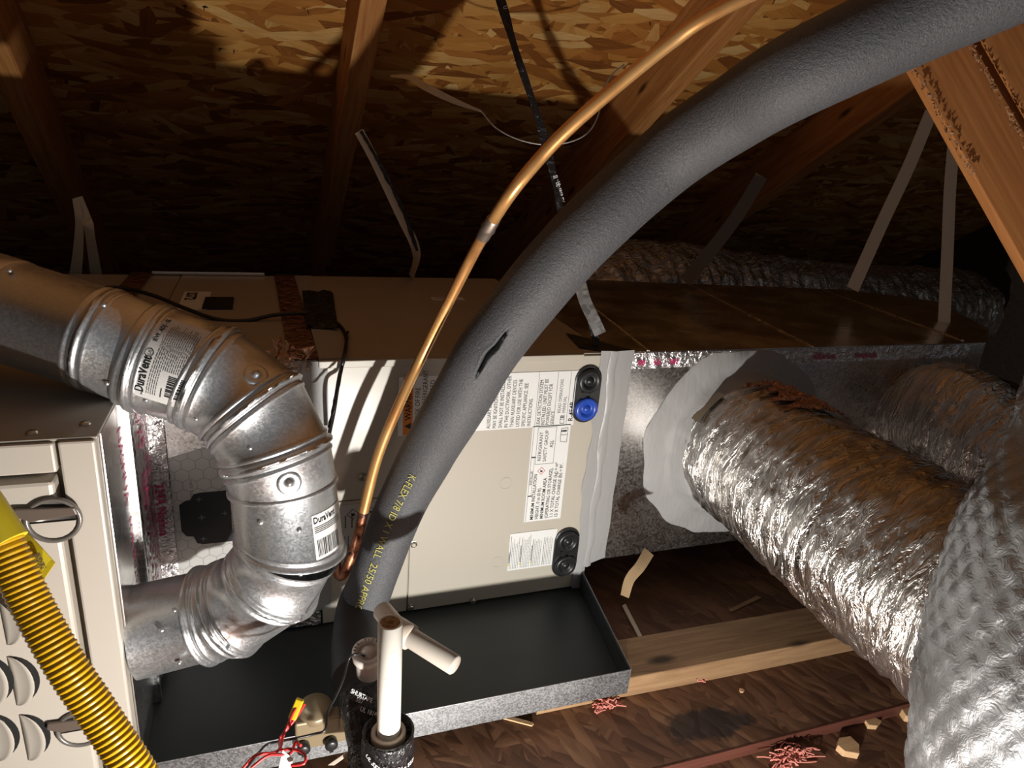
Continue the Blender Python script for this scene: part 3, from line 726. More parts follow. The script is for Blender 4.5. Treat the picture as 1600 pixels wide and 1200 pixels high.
# foil scraps curling off the top edge near the corner
foil_scrap = MB()
for (x, y, s) in ((455, 560, 0.028), (462, 545, 0.02), (470, 573, 0.02), (445, 550, 0.022)):
    c = atY(x, y, -0.004)
    for k in range(7):
        p = c + V(R_.uniform(-s, s), R_.uniform(-0.012, 0.004), R_.uniform(-s, s)*0.7)
        q = p + V(R_.uniform(-1, 1), R_.uniform(-0.6, 0.2), R_.uniform(-1, 1))*s*0.8; r = p + V(R_.uniform(-1, 1), R_.uniform(-0.6, 0.2), R_.uniform(-1, 1))*s*0.8
        foil_scrap.add([p, q, r, (p+q+r)/3+V(0, -0.003, 0.002)], [(0, 1, 3), (1, 2, 3), (2, 0, 3)])
foil_scrap.build('torn_foil', M['foil_brown'], tr)

# ================================================================= DUCT PLENUM on the right
pl = thing('metal_duct', (0.5, 0.35, 0.06), 'long shiny sheet metal duct running right from the coil cabinet', 'duct')
Zb = 0.06
top = [(0.002, 0.0), (1.03, 0.0), (1.20, 0.12), (1.40, 0.45), (1.20, 0.62), (0.30, 0.73), (0.002, 0.73)]
mb = MB(); mb.prism([V(a, b, Zb) for a, b in top], (0, 0, FZ-Zb)); body = mb.build('casing', [M['galv_box']], pl, 0.002)
body['label'] = 'mottled galvanized duct casing'
mb = MB(); mb.prism([V(a, b, FZ) for a, b in top], (0, 0, 0.002)); dtop = mb.build('top_face', M['foil_flat'], pl)
for (x0, y0), (x1, y1) in (((0.20, 0.73), (0.09, 0.0)), ((0.62, 0.66), (0.50, 0.0)), ((1.10, 0.62), (0.98, 0.02))):
    p = V(x0, y0, FZ+0.002); q = V(x1, y1, FZ+0.002); e = q-p; s = e.cross(V(0, 0, 1)).normalized()
    mb = MB(); mb.obox(p, e, s*0.006, V(0, 0, 0.002)); mb.build('seam', M['foil_tape'], pl)
wrinkle_sheet('edge_tape', [(0.05, -0.0008, 0.500), (0.98, -0.0008, 0.500), (0.98, -0.0008, FZ), (0.05, -0.0008, FZ)], 120, 6, 0.002, M['foil_tape'], pl, (0, -1, 0), 60, 8)
for k, x in enumerate((0.065, 0.10, 0.135, 0.50, 0.62)):
    text_obj('printed_text', 'NASHUA' if k > 2 else ('08', 'UL', '181')[k], 0.016, M['magenta'], pl, (x, -0.0045, 0.508), PX, UZ, 'LEFT', 0.0003, 1.0, 0.0004)
# grey seam tape, coil to duct
mb = MB()
def strip(pts, y):
    n = len(pts); L = [V(a, y + noise.noise(V(a*40, 0, z*30))*0.001, z) for a, b, z in pts]; Rr = [V(b, y + noise.noise(V(b*40, 0, z*30))*0.001, z) for a, b, z in pts]
    mid = [(p+q)/2 + V(0, -0.004, 0) for p, q in zip(L, Rr)]
    mb.rings([L, mid, Rr], False)
zz = [0.0 + 0.54*i/40 for i in range(41)]
strip([(-0.021 - 0.003*math.sin(z*31) - 0.002*math.sin(z*83), 0.052 + 0.001*math.sin(z*50), z) if z > Zb else (-0.021, 0.006, z) for z in zz], -0.0045)
strip([(0.000 - 0.003*math.sin(z*41), 0.018 + 0.003*math.sin(z*60), z) for z in zz if z > 0.05], -0.0075)
mb.build('seam_tape', M['grey_tape'], pl)['label'] = 'grey tape over the joint with the cabinet'
mb = MB(); c0 = V(0.0, 0.0, FZ+0.004)
mb.prism([V(-0.05, 0.03, FZ+0.003), V(0.0, -0.005, FZ+0.003), V(0.055, -0.004, FZ+0.003), V(0.03, 0.03, FZ+0.003), V(-0.01, 0.10, FZ+0.003), V(-0.035, 0.13, FZ+0.003)], (0, 0, 0.003)); mb.build('corner_tape', M['black_tape'], pl, 0.001)

# drooping cut strapping below the duct
for pts, lab_, wd, mt in (([D(1014, 862, 1.30), D(1000, 885, 1.27), D(984, 905, 1.25), D(976, 932, 1.24)], 'tan strap end hanging below the metal duct, close to the cabinet corner', 0.022, 'card_strap'),):
    mb = MB(); ribbon(mb, spline(pts, 8), wd, 0.0012, lambda t: -FWD + RIGHT*(0.9*t-0.2)); tag(mb.build('strapping', M[mt]), lab_, 'strap')

# ================================================================= FLEX DUCTS
def crinkle(n_rings, amp, seed, ang=0.5, fine=1.0):
    def f(s, a, p):
        q = Vector((math.cos(a)*2.2, math.sin(a)*2.2, s*60*fine + ang*math.sin(a)*2 + seed))
        r1 = 1.0 - abs(noise.noise(q))*2.0
        q2 = Vector((math.cos(a)*5, math.sin(a)*5, s*150 + 2*noise.noise(p*15) + seed))
        r2 = 1.0 - abs(noise.noise(q2))*2.0
        r3 = math.sin(s*2*math.pi/0.052 + 1.3*noise.noise(p*9)*2)
        big = noise.noise(p*13 + Vector((seed, 0, 0)))
        return amp*(r1*0.75 + r2*0.25 + r3*0.25 + big*1.2) - amp
    return f
flex = thing('flexible_duct', (0.3, -0.3, 0.2), 'big crinkled silver flexible duct leaving the sheet metal duct, nearest of the flexible ducts', 'flexible duct')
c0 = V(0.335, 0.005, 0.318)
path = resample(spline([c0, c0 + V(-0.012, -0.12, 0.012), V(0.30, -0.30, 0.335), V(0.285, -0.5, 0.34), V(0.31, -0.72, 0.33), V(0.40, -0.9, 0.30)], 16), 0.006)
mb = MB(); tube(mb, path, 0.152, 200, (False, False), crinkle(0, 0.007, 2.0)); mb.build('foil_jacket', M['foil_flex'], flex)
# mastic ring on the duct face
mb = MB(); n = 96; rs = []
for k, (rr, yy) in enumerate(((0.225, -0.0006), (0.218, -0.006), (0.185, -0.010), (0.165, -0.018), (0.157, -0.045), (0.150, -0.052))):
    ring = []
    for i in range(n):
        a = 2*math.pi*i/n; w_ = rr + (0.012*noise.noise(V(math.cos(a)*3, math.sin(a)*3, 1)) if k < 3 else 0.006*noise.noise(V(math.cos(a)*4, math.sin(a)*4, k)))
        z = c0.z + w_*math.sin(a)
        z = min(z, FZ - 0.001); z = max(z, Zb+0.002)
        ring.append(V(c0.x + w_*math.cos(a), yy + 0.004*noise.noise(V(math.cos(a)*9, math.sin(a)*9, k*2)), z))
    rs.append(ring)
mb.rings(rs, True); mb.build('mastic_seal', M['mastic'], flex)['label'] = 'thick grey sealant ring at the duct opening'
# foil tape wrap patch on the top of the duct near the start
fr = frames(path)
def on_duct(pa, fr_, i, a, r):
    t, u, v = fr_[i]; return pa[i] + (u*math.cos(a) + v*math.sin(a))*r
def find_ang(pa, fr_, i, dirv):
    t, u, v = fr_[i]; d = Vector(dirv); return math.atan2(d.dot(v), d.dot(u))
rs = []
for i in range(14, 42, 1):
    row = []; a0 = find_ang(path, fr, i, V(0.15, 0, 1))
    w_ = 0.30 + 0.12*math.sin(i*0.9) + 0.1*R_.random()
    for j in range(22):
        a = a0 - w_ + 2*w_*j/21; row.append(on_duct(path, fr, i, a, 0.156 + 0.012*abs(noise.noise(V(i*0.5, j*0.6, 3)))))
    rs.append(row)
mb = MB(); mb.rings(rs, False, smooth=False); mb.build('torn_patch', M['foil_brown'], flex)['label'] = 'crumpled copper coloured foil patch on top'
mb = MB(); i0 = 9; rs = []
for i in range(9, 15):
    row = []; a0 = find_ang(path, fr, i, V(-0.75, 0, 0.66))
    for j in range(10): row.append(on_duct(path, fr, i, a0 - 0.28 + 0.056*j, 0.1545))
    rs.append(row)
mb.rings(rs, False); mb.build('duct_sticker', M['bronze'], flex)

fx2 = thing('flexible_duct', (0.95, -0.15, 0.3), 'shorter wrinkled flexible duct curving off to the right edge behind the big silver one', 'flexible duct')
p2 = resample(spline([V(0.86, 0.02, 0.33), V(0.84, -0.10, 0.39), V(0.86, -0.2, 0.36), V(0.95, -0.26, 0.37), V(1.08, -0.27, 0.37), V(1.3, -0.25, 0.36)], 16), 0.006)
mb = MB(); tube(mb, p2, 0.125, 140, (False, False), crinkle(0, 0.008, 5.0)); mb.build('foil_jacket', M['foil_flex'], fx2)
fx3 = thing('flexible_duct', (1.4, 1.25, 0.3), 'dark flexible duct lying far back behind the long metal duct', 'flexible duct')
p3 = resample(spline([V(0.35, 1.02, 0.36), V(0.7, 1.12, 0.40), V(1.2, 1.2, 0.36), V(1.8, 1.2, 0.32), V(2.6, 1.25, 0.3)], 16), 0.01)
mb = MB(); tube(mb, p3, 0.21, 120, (True, True), crinkle(0, 0.011, 8.0)); mb.build('foil_jacket', M['foil_flex'], fx3)

# insulated duct, very close on the right
ins = thing('insulated_duct', (0.15, -0.75, -0.08), 'bright quilted foil wrapped duct close at the lower right corner', 'insulated duct')
def quilt(s, a, p):
    u = s*2*math.pi/0.030; v = a*34
    q = (abs(math.sin((u+v)*0.5)) * abs(math.sin((u-v)*0.5)))
    big = noise.noise(p*6)*0.010 + (1-abs(noise.noise(p*16))*2)*0.002
    pinch = -0.03*math.exp(-((s-0.52)/0.05)**2)*(0.7+0.3*math.sin(a*9))
    return 0.0035*q + big + pinch
pi_ = resample(spline([D(2230, 330, 0.80), D(2030, 500, 0.76), D(1880, 690, 0.72), D(1785, 890, 0.70), D(1742, 1070, 0.69), D(1725, 1250, 0.69), D(1720, 1480, 0.70)], 16), 0.004)
mb = MB(); tube(mb, pi_, 0.168, 260, (False, False), quilt); mb.build('foil_wrap', M['foil_quilt'], ins)

# ================================================================= DRAIN PAN
pan = thing('drain_pan', (-0.45, -0.15, 0), 'shallow metal drain pan with dark inside and bright front lip under the cabinet', 'drain pan')
A0 = V(-0.817, -0.295, 0); B0 = V(-0.040, -0.298, 0); B1 = V(0.000, -0.004, 0); LH = 0.040
mb = MB(); mb.prism([V(-0.817, -0.293, -0.004), V(-0.042, -0.296, -0.004), V(-0.003, -0.0045, -0.004), V(-0.003, 0.60, -0.004), V(-0.817, 0.60, -0.004)], (0, 0, 0.003)); mb.build('pan_floor', M['pan_in_shade'], pan)
mb = MB(); t = 0.0015
mb.obox((-0.817, -0.2965, -0.012), (0.777, -0.003, 0), (0, 0.0015, 0), (0, 0, LH+0.012)); mb.build('front_lip', M['galv_pan'], pan, 0.0004)
mb = MB(); mb.obox((-0.817, -0.2950, -0.003), (0.777, -0.003, 0), (0, 0.001, 0), (0, 0, LH+0.0025)); e = B1-B0; s = V(-e.y, e.x, 0).normalized()
mb.obox(B0 + V(0, 0, -0.004) - V(0.0005, 0, 0), e, s*0.0015, (0, 0, LH+0.004)); mb.build('inner_lip', M['pan_in_shade'], pan)
mb = MB(); mb.obox(B0 + V(0.0004, 0, -0.005), e, -s*0.0012, (0, 0, LH+0.0055)); mb.build('side_lip', M['galv_pan'], pan)

# float switch hooked over the front lip
fs = thing('float_switch', (-0.60, -0.30, -0.02), 'brown float switch box clipped on the pan lip, with two black knobs', 'float switch')
g = lambda x, y, yy=-0.315: atY(x, y, yy)
p = g(461, 1147); q = g(531, 1134)
x0, x1 = p.x, q.x; zc0 = p.z; zc1 = g(461, 1127).z
mb = MB(); mb.box((x0, -0.322, zc0-0.006), (x1, -0.300, zc1)); mb.build('switch_case', M['bronze'], fs, 0.003)
mb = MB(); cc = g(493, 1118, -0.302); mb.lathe((cc.x, -0.300, zc1-0.004), (0, -0.2, 1), [(0.025, 0), (0.025, 0.009), (0.022, 0.013), (0.010, 0.014), (0, 0.014)], 32); mb.build('float_cap', M['bronze'], fs)
mb = MB(); mb.box((x0+0.004, -0.306, zc0-0.042), (x1+0.036, -0.3005, zc0+0.004)); mb.build('bracket', M['bronze'], fs, 0.001)
for kx, ky in ((474, 1163), (517, 1156)):
    mb = MB(); c = g(kx, ky, -0.306); mb.lathe(c, (0, -1, 0), [(0.0085, 0), (0.0095, 0.006), (0.0095, 0.012), (0.006, 0.014), (0, 0.014)], 16); mb.box(c + V(-0.003, -0.009, -0.016), c + V(0.003, -0.003, 0.0)); mb.build('knob', M['black_rubber'], fs)
# its wires
def wire(name, pts, r, matl, parent=None, label=None, cat='wire', n=8):
    mb = MB(); tube(mb, resample(spline(pts, 10), 0.004), r, n); o = mb.build(name, matl, parent)
    if parent is None: tag(o, label, cat)
    return o
dw = 0.80
rw = thing('red_wire_pair', D(450, 1150, dw), 'pair of red wires with yellow connector and white flag at the float switch', 'wire')
wire('red_wire', [D(472, 1098, 0.86), D(460, 1110, 0.85), D(447, 1140, 0.84), D(437, 1155, 0.84), D(440, 1172, 0.82), D(452, 1170, 0.82), D(474, 1176, 0.81), D(476, 1192, 0.80), D(455, 1196, 0.80)], 0.0018, M['red_wire'], rw)
wire('red_wire', [D(476, 1100, 0.86), D(462, 1122, 0.85), D(444, 1146, 0.84), D(438, 1168, 0.82), D(428, 1176, 0.81), D(400, 1180, 0.80), D(380, 1200, 0.79), D(360, 1225, 0.78)], 0.0018, M['red_wire'], rw)
wire('red_wire', [D(470, 1165, 0.82), D(462, 1160, 0.84), D(452, 1178, 0.81), D(420, 1180, 0.80), D(392, 1200, 0.79)], 0.0018, M['red_wire'], rw)
mb = MB(); a = D(468, 1094, 0.855); b = D(455, 1125, 0.845); ax = (b-a); sd = ax.cross(FWD).normalized(); mb.obox(a - sd*0.005, ax, sd*0.010, FWD*0.006); mb.build('yellow_connector', M['yellow'], rw, 0.0012)
mb = MB(); mb.prism([D(442, 1172, 0.805), D(458, 1186, 0.805), D(452, 1215, 0.80), D(432, 1215, 0.80)], FWD*0.0008); mb.build('wire_flag', M['white_label'], rw)
wire('black_cable', [D(573, 1026, 0.925), D(556, 1022, 0.90), D(545, 1030, 0.90), D(537, 1060, 0.89), D(524, 1090, 0.88), D(512, 1112, 0.87), D(508, 1140, 0.85), D(490, 1147, 0.85), D(455, 1155, 0.84), D(420, 1162, 0.84), D(405, 1175, 0.82), D(385, 1200, 0.80)], 0.0016, M['black_wire'], None, 'thin black cable curling from the white drain safety switch to the float switch')

# ================================================================= VENT PIPING
def mitre_tube(mb, nodes, r, n=64, bead=0.005, n0=None, n1=None, beads=None, cap=False):
    nodes = [Vector(p) for p in nodes]; segs = [(nodes[i+1]-nodes[i]).normalized() for i in range(len(nodes)-1)]
    planes = [n0 or segs[0]] + [(segs[i]+segs[i+1]).normalized() for i in range(len(segs)-1)] + [n1 or segs[-1]]
    u = segs[0].orthogonal().normalized(); rs_all = []
    for i, d in enumerate(segs):
        u = (u - d*u.dot(d)).normalized(); v = d.cross(u)
        def hit(k, rr, uu=u, vv=v, dd=d):
            out = []
            for j in range(n):
                a = 2*math.pi*j/n; o_ = nodes[i] + (uu*math.cos(a)+vv*math.sin(a))*rr
                t = (nodes[k]-o_).dot(planes[k])/dd.dot(planes[k]); out.append(o_ + dd*t)
            return out
        bs, be = beads[i] if beads else (True, True)
        offs = [(0.0, 0)]
        B = bead
        prof = [(0.0, 1.0), (0.0025, 0.95), (0.0045, 0.45), (0.0055, 0.0), (0.009, 0.0), (0.0105, 0.45), (0.0125, 0.5), (0.0145, 0.35), (0.016, 0.0)]
        rs = []
        if bs:
            for dist, h in prof: rs.append([p + d*dist for p in hit(i, r + B*h)])
        else: rs.append(hit(i, r))
        if be:
            for dist, h in prof[::-1]: rs.append([p - d*dist for p in hit(i+1, r + B*h)])
        else: rs.append(hit(i+1, r))
        rs_all += rs
    mb.rings(rs_all, True, (cap, False))
    return segs
VR = 0.0690
vA = V(-0.8195, -0.216, 0.205)
vB = D(322, 961, 1.005)
vC = D(364, 950, 1.005)
vD = D(428, 906, 0.99)
vE = D(455, 850, 0.97)
vF = D(443, 757, 0.95)
vG = D(433, 710, 0.94)
vH = D(398, 640, 0.935)
vI = D(329, 590, 0.93)
vJ = D(236, 560, 0.918)
vK = D(160, 531, 0.906)
vL = D(-140, 440, 0.90)
low = thing('vent_elbow', vA, 'lower galvanized vent elbow coming out of the furnace side and turning upward', 'vent elbow')
mb = MB(); mitre_tube(mb, [vA, vB], VR-0.004, beads=[(False, True)], bead=0.004); mb.cyl(vA - V(0.0, 0, 0), vA + V(0.004, 0, 0), VR-0.012, VR-0.012, 48)
mb.build('inlet_sleeve', M['galv'], low)
mb = MB(); mitre_tube(mb, [vB, vC, vD, vE], VR-0.001, beads=[(True, True)]*3); mb.build('elbow_gore', M['galv'], low)
mb = MB(); mitre_tube(mb, [vE, vF], VR+0.0015, beads=[(True, False)], n0=(vE-vD).normalized()+(vF-vE).normalized()); rsr = mb.build('riser_sleeve', M['galv'], low)
upe = thing('vent_elbow', vF, 'upper galvanized vent elbow bending left above the lower one, with a printed label', 'vent elbow')
mb = MB(); mitre_tube(mb, [vF, vG, vH, vI, vJ], VR+0.003, beads=[(False, True), (True, True), (True, True), (True, True)]); mb.build('elbow_gore', M['galv'], upe)
# rolled seam bead round the riser
def hoop(o, ax, r, prof, name, matl, par, n=64):
    mb = MB(); mb.lathe(o, ax, prof, n); return mb.build(name, matl, par)
ax = (vF-vE).normalized()
hoop(vF, ax, VR, [(VR+0.001, -0.004), (VR+0.0052, -0.0015), (VR+0.0052, 0.0015), (VR+0.002, 0.004)], 'crimp_band', M['galv'], upe)
vp = thing('vent_pipe', vL, 'straight galvanized vent pipe rising out at the left edge', 'vent pipe')
mb = MB(); mitre_tube(mb, [vJ, vK, vL], VR-0.0005, beads=[(False, True), (True, False)], bead=0.003); mb.build('pipe', M['galv'], vp)
ax = (vK-vJ).normalized(); hoop(vJ, ax, VR, [(VR, -0.006), (VR+0.006, -0.004), (VR+0.007, 0.0), (VR+0.005, 0.004), (VR+0.002, 0.006), (VR+0.004, 0.012), (VR+0.004, 0.016), (VR, 0.019)], 'crimp_band', M['galv'], vp)
m_ = vK + (vL-vK)*0.47; ax = (vL-vK).normalized(); hoop(m_, ax, VR, [(VR-0.001, -0.003), (VR+0.0012, -0.002), (VR+0.0016, 0.0), (VR+0.0014, 0.05), (VR-0.001, 0.051)], 'overlap_seam', M['galv'], vp)
# rivet buttons and screws
def surf_pt(p0, p1, px, py, r):     # where the sight line meets the tube
    ax = (p1-p0).normalized(); o_ = CAM - p0; d = ray(px, py).normalized()
    o2 = o_ - ax*o_.dot(ax); d2 = d - ax*d.dot(ax)
    A = d2.dot(d2); B = 2*o2.dot(d2); Cc = o2.dot(o2)-r*r; ds = B*B-4*A*Cc
    if ds < 0: return None, None
    t = (-B-math.sqrt(ds))/(2*A); p = CAM + d*t; c = p0 + ax*((p-p0).dot(ax)); return p, (p-c).normalized()
for (a_, b_, px, py, big, par) in ((vI, vH, 400, 585, 1, upe), (vF, vG, 452, 755, 1, upe), (vE, vF, 406, 817, 0, low), (vE, vF, 468, 829, 0, low), (vA, vB, 272, 953, 0, low), (vA, vB, 252, 985, 0, low), (vA, vB, 280, 1037, 0, low), (vB, vC, 357, 1014, 0, low), (vD, vE, 470, 898, 0, low), (vI, vJ, 222, 614, 0, upe), (vI, vJ, 227, 626, 0, upe), (vH, vI, 305, 655, 0, upe), (vH, vI, 347, 688, 0, upe), (vK, vL, 15, 422, 0, vp), (vK, vL, 162, 475, 0, vp), (vJ, vK, 166, 600, 0, vp), (vG, vH, 390, 700, 0, upe)):
    p, nn = surf_pt(a_, b_, px, py, VR+0.003)
    if p is None: continue
    mb = MB()
    if big: mb.lathe(p - nn*0.002, nn, [(0.016, 0), (0.0155, 0.002), (0.012, 0.003), (0.009, 0.0022), (0.0045, 0.003), (0.004, 0.006), (0.0, 0.0068)], 32)
    else: mb.lathe(p - nn*0.002, nn, [(0.0032, 0), (0.0032, 0.0022), (0.0015, 0.0035), (0, 0.0036)], 12)
    mb.build('rivet' if big else 'screw', M['galv'], par)
# label wrapped on the upper elbow gore (vI-vJ)
def wrap_fn(p0, p1, r, base, px, py):
    ax = (p1-p0).normalized(); p, nn = surf_pt(p0, p1, px, py, r)
    c = p - nn*r; ct = ax.cross(nn).normalized()     # circumferential
    return c, ax, nn, ct
rL = VR+0.0038
p_, n_ = surf_pt(vJ, vI, 258, 570, rL); ax = (vI-vJ).normalized(); c_ = p_ - n_*rL; ct = n_.cross(ax).normalized()
if ct.dot(DOWN) > 0: ct = -ct      # text direction: upward round the pipe
def wl(u, v, lift=0.0):            # u along the text (round the pipe), v = up = back along the axis
    a = u/rL; rr = rL + lift
    return c_ + (n_*math.cos(a) + ct*math.sin(a))*rr - ax*v
def curved_sheet(name, matl, par, fn, u0, u1, v0, v1, nu=24, nv=2, lift=0.0004):
    rs = [[fn(u0 + (u1-u0)*i/nu, v0 + (v1-v0)*j/nv, lift) for j in range(nv+1)] for i in range(nu+1)]
    mb = MB(); mb.rings(rs, False); return mb.build(name, matl, par)
VLAB = curved_sheet('vent_label', M['white_label'], upe, wl, -0.052, 0.066, -0.037, 0.032)
wt = lambda lf: (lambda x, y: wl(x, y, lf))
def ctext(s, u, v, size, xs=1.0, bold=0.0, m=None, par=None, fn=None):
    fn = fn or wl
    return text_obj('printed_text', s, size, m or M['black_print'], par or VLAB, None, None, None, 'LEFT', 0, xs, bold, warp=lambda x, y: fn(u+x, v+y, 0.0009))
ctext('DuraVent', -0.044, 0.017, 0.0165, 0.72, 0.0004)
ctext('B.W. ADJ - EL', 0.024, 0.020, 0.0075, 0.9, 0.0002)
mb = MB()
for k in range(24):
    a = 2*math.pi*k/24; b = 2*math.pi*(k+1)/24
    q = [wl(0.0085+math.cos(t)*r_, 0.0225+math.sin(t)*r_, 0.0009) for t, r_ in ((a, 0.0055), (b, 0.0055), (b, 0.0046), (a, 0.0046))]
    mb.add(q, [(0, 1, 2, 3)])
mb.build('listing_mark', M['black_print'], VLAB); ctext('UL', 0.0055, 0.0198, 0.006)
mb = MB()
def cbar(u0, u1, v0, v1, fn=wl):
    n_ = max(1, int((u1-u0)/0.004)); 
    for k in range(n_):
        a = u0+(u1-u0)*k/n_; b = u0+(u1-u0)*(k+1)/n_
        mb.add([fn(a, v0, 0.0009), fn(b, v0, 0.0009), fn(b, v1, 0.0009), fn(a, v1, 0.0009)], [(0, 1, 2, 3)])
for i in range(15):
    v0 = 0.0125 - i*0.0026; u = -0.043 if i < 5 else -0.008
    end = 0.060*R_.uniform(0.8, 1.0)
    while u < end:
        L = R_.uniform(0.002, 0.007); cbar(u, min(u+L, end), v0, v0+0.0009); u += L+0.001
for i in range(2):
    cbar(-0.043, -0.030, -0.005, -0.0035)
mb.build('fine_print', M['grey_print'], VLAB)
mb = MB(); v0 = -0.036; u = -0.040
while u < -0.012:
    L = R_.choice((0.0006, 0.0011, 0.0017)); cbar(u, u+L, -0.030, -0.009); u += L+R_.choice((0.0006, 0.001, 0.0014))
mb.build('barcode', M['black_print'], VLAB)
# second label on the riser
p_2, n_2 = surf_pt(vE, vF, 506, 835, VR+0.0022); ax2 = (vF-vE).normalized(); r2 = VR+0.0022; c_2 = p_2 - n_2*r2; ct2 = ax2.cross(n_2).normalized()
if ct2.dot(RIGHT) < 0: ct2 = -ct2
def wl2(u, v, lift=0.0):
    a = u/r2; return c_2 + (n_2*math.cos(a) + ct2*math.sin(a))*(r2+lift) + ax2*v
VL2 = curved_sheet('vent_label', M['white_label'], low, wl2, -0.016, 0.050, -0.032, 0.032)
ctext('DuraVent', -0.0145, 0.020, 0.0125, 0.8, 0.0003, par=VL2, fn=wl2)
mb = MB()
for i in range(4): cbar(-0.014, 0.04, 0.014-i*0.0025, 0.0148-i*0.0025, wl2)
u = -0.012
while u < 0.03:
    L = R_.choice((0.0008, 0.0013, 0.002)); cbar(u, u+L, -0.028, -0.004, wl2); u += L+R_.choice((0.0008, 0.0012))
mb.build('barcode', M['black_print'], VL2)

# ================================================================= INSULATED SUCTION LINE
line = thing('insulated_line', D(590, 900, 1.12), 'thick black foam insulated refrigerant line arching from the cabinet up to the top right', 'insulated pipe')
LPX = [((572, 935), 1.18, 72), ((592, 880), 1.165, 72), ((622, 800), 1.15, 76), ((668, 710), 1.12, 85), ((718, 625), 1.068, 94), ((775, 530), 1.014, 99), ((895, 385), 0.956, 105), ((1035, 255), 0.925, 109), ((1150, 175), 0.85, 118), ((1250, 115), 0.772, 130), ((1440, 25), 0.717, 140), ((1620, -55), 0.67, 150), ((1850, -150), 0.63, 158)]
lpath = resample(spline([D(*p, d) for p, d, w_ in LPX], 20), 0.0022)
_rk = []; _acc = 0.0
for i_ in range(len(LPX)):
    if i_: _acc += (D(*LPX[i_][0], LPX[i_][1]) - D(*LPX[i_-1][0], LPX[i_-1][1])).length
    _rk.append((_acc, LPX[i_][1]*LPX[i_][2]/2/FPX))
def LR(s_):
    for (a_, ra), (b_, rb) in zip(_rk, _rk[1:]):
        if s_ <= b_: 
            f_ = (s_-a_)/(b_-a_); f_ = f_*f_*(3-2*f_); return ra + (rb-ra)*f_
    return _rk[-1][1]
tear = [D(744, 588, 0.915), D(757, 563, 0.905), D(776, 540, 0.89), D(792, 520, 0.875)]
tear = [p for p in resample(spline(tear, 6), 0.003)]
tr_n = len(tear)
def foam_disp(s, a, p):
    d = 0.0008*noise.noise(p*14) + 0.0002*noise.noise(Vector((s*300, a*3, 0)))
    if tear_mid and (p-tear_mid).length < 0.07:
        bi = min(range(tr_n), key=lambda k: (tear_on[k]-p).length); dd = (tear_on[bi]-p).length
        wdt = 0.0027*(0.35+math.sin(math.pi*bi/(tr_n-1)))
        if dd < wdt*2.6:
            d += -0.014*math.exp(-(dd/wdt)**4) + 0.0012*math.exp(-((dd-wdt*1.5)/(wdt*0.8))**2)
    return d
# put the tear on the surface
def on_line(px, py):
    best = None
    for i in range(0, len(lpath)-1, 6):
        p, nn = surf_pt(lpath[i], lpath[i+1], px, py, LR(i*0.0022))
        if p is None: continue
        off = abs((p-lpath[i]).dot((lpath[i+1]-lpath[i]).normalized()))
        if best is None or off < best[0]: best = (off, p, nn, i)
    return best[1], best[2], best[3]
tear_on = [on_line(x, y)[0] for x, y in ((743, 592), (747, 582), (753, 571), (758, 560), (766, 551), (775, 543), (781, 534), (788, 524), (793, 517))]
tear_on = resample(spline(tear_on, 4), 0.0025); tr_n = len(tear_on); tear_mid = tear_on[tr_n//2]
mb = MB(); lfr = tube(mb, lpath, LR, 150, (True, True), foam_disp); mb.build('foam_sleeve', M['foam'], line)
# lettering along the sleeve, reading down toward the cabinet
def line_text(body, px, py, size, xs=1.0):
    p, nn, i = on_line(px, py); t = -(lpath[i+1]-lpath[i]).normalized()   # reading direction: down the line
    cum = 0
    def fn(x, y):
        k = i; rest = x
        while rest > 0 and k > 1:
            L = (lpath[k]-lpath[k-1]).length
            if L > rest: break
            rest -= L; k -= 1
        tt = (lpath[k-1]-lpath[k]).normalized(); base = lpath[k] + tt*rest
        n2 = (nn - tt*nn.dot(tt)).normalized(); c2 = tt.cross(n2)  # up
        up_ = n2.cross(tt)
        LQ = LR(k*0.0022); a = y/LQ
        return base + (n2*math.cos(a) + up_*math.sin(a))*(LQ+0.0016)
    return text_obj('printed_text', body, size, M['yellow_print'], line, None, None, None, 'LEFT', 0, xs, 0.0, warp=fn)
line_text('K-FLEX 7/8 ID X 1 WALL  25/50 APPROVED', 640, 742, 0.0165, 0.95)

sl = thing('foam_elbow', D(560, 1060, 1.0), 'dark foam sleeve dropping straight down below the end of the black insulated line', 'insulated pipe')
mb = MB(); tube(mb, resample(spline([D(574, 925, 1.21), D(562, 955, 1.18), D(557, 1000, 1.13), D(560, 1060, 1.05)], 10), 0.006), lambda s: 0.040, 32, (True, True), lambda s, a, p: 0.0015*noise.noise(p*30)); mb.build('sleeve', M['foam_dark'], sl)

# ================================================================= COPPER LIQUID LINE
cop = thing('copper_line', D(760, 360, 0.9), 'thin bare copper tube curving up in front of the black insulated line', 'copper pipe')
cpx_ = [(545, 880), (556, 850), (568, 800), (590, 715), (620, 640), (660, 555), (700, 475), (738, 400), (762, 358), (800, 300), (850, 240), (900, 190), (975, 125), (1050, 65), (1120, 18), (1300, -70)]
def cdep(t):
    K = ((0, 1.11), (0.35, 1.095), (0.6, 0.86), (1, 0.735))
    for (a_, x_), (b_, y_) in zip(K, K[1:]):
        if t <= b_: return x_ + (y_-x_)*(t-a_)/(b_-a_)
cpts = [D(538, 895, 1.112)] + [D(*p, cdep(k/15)) for k, p in enumerate(cpx_)]
cpath = resample(spline(cpts, 14), 0.005)
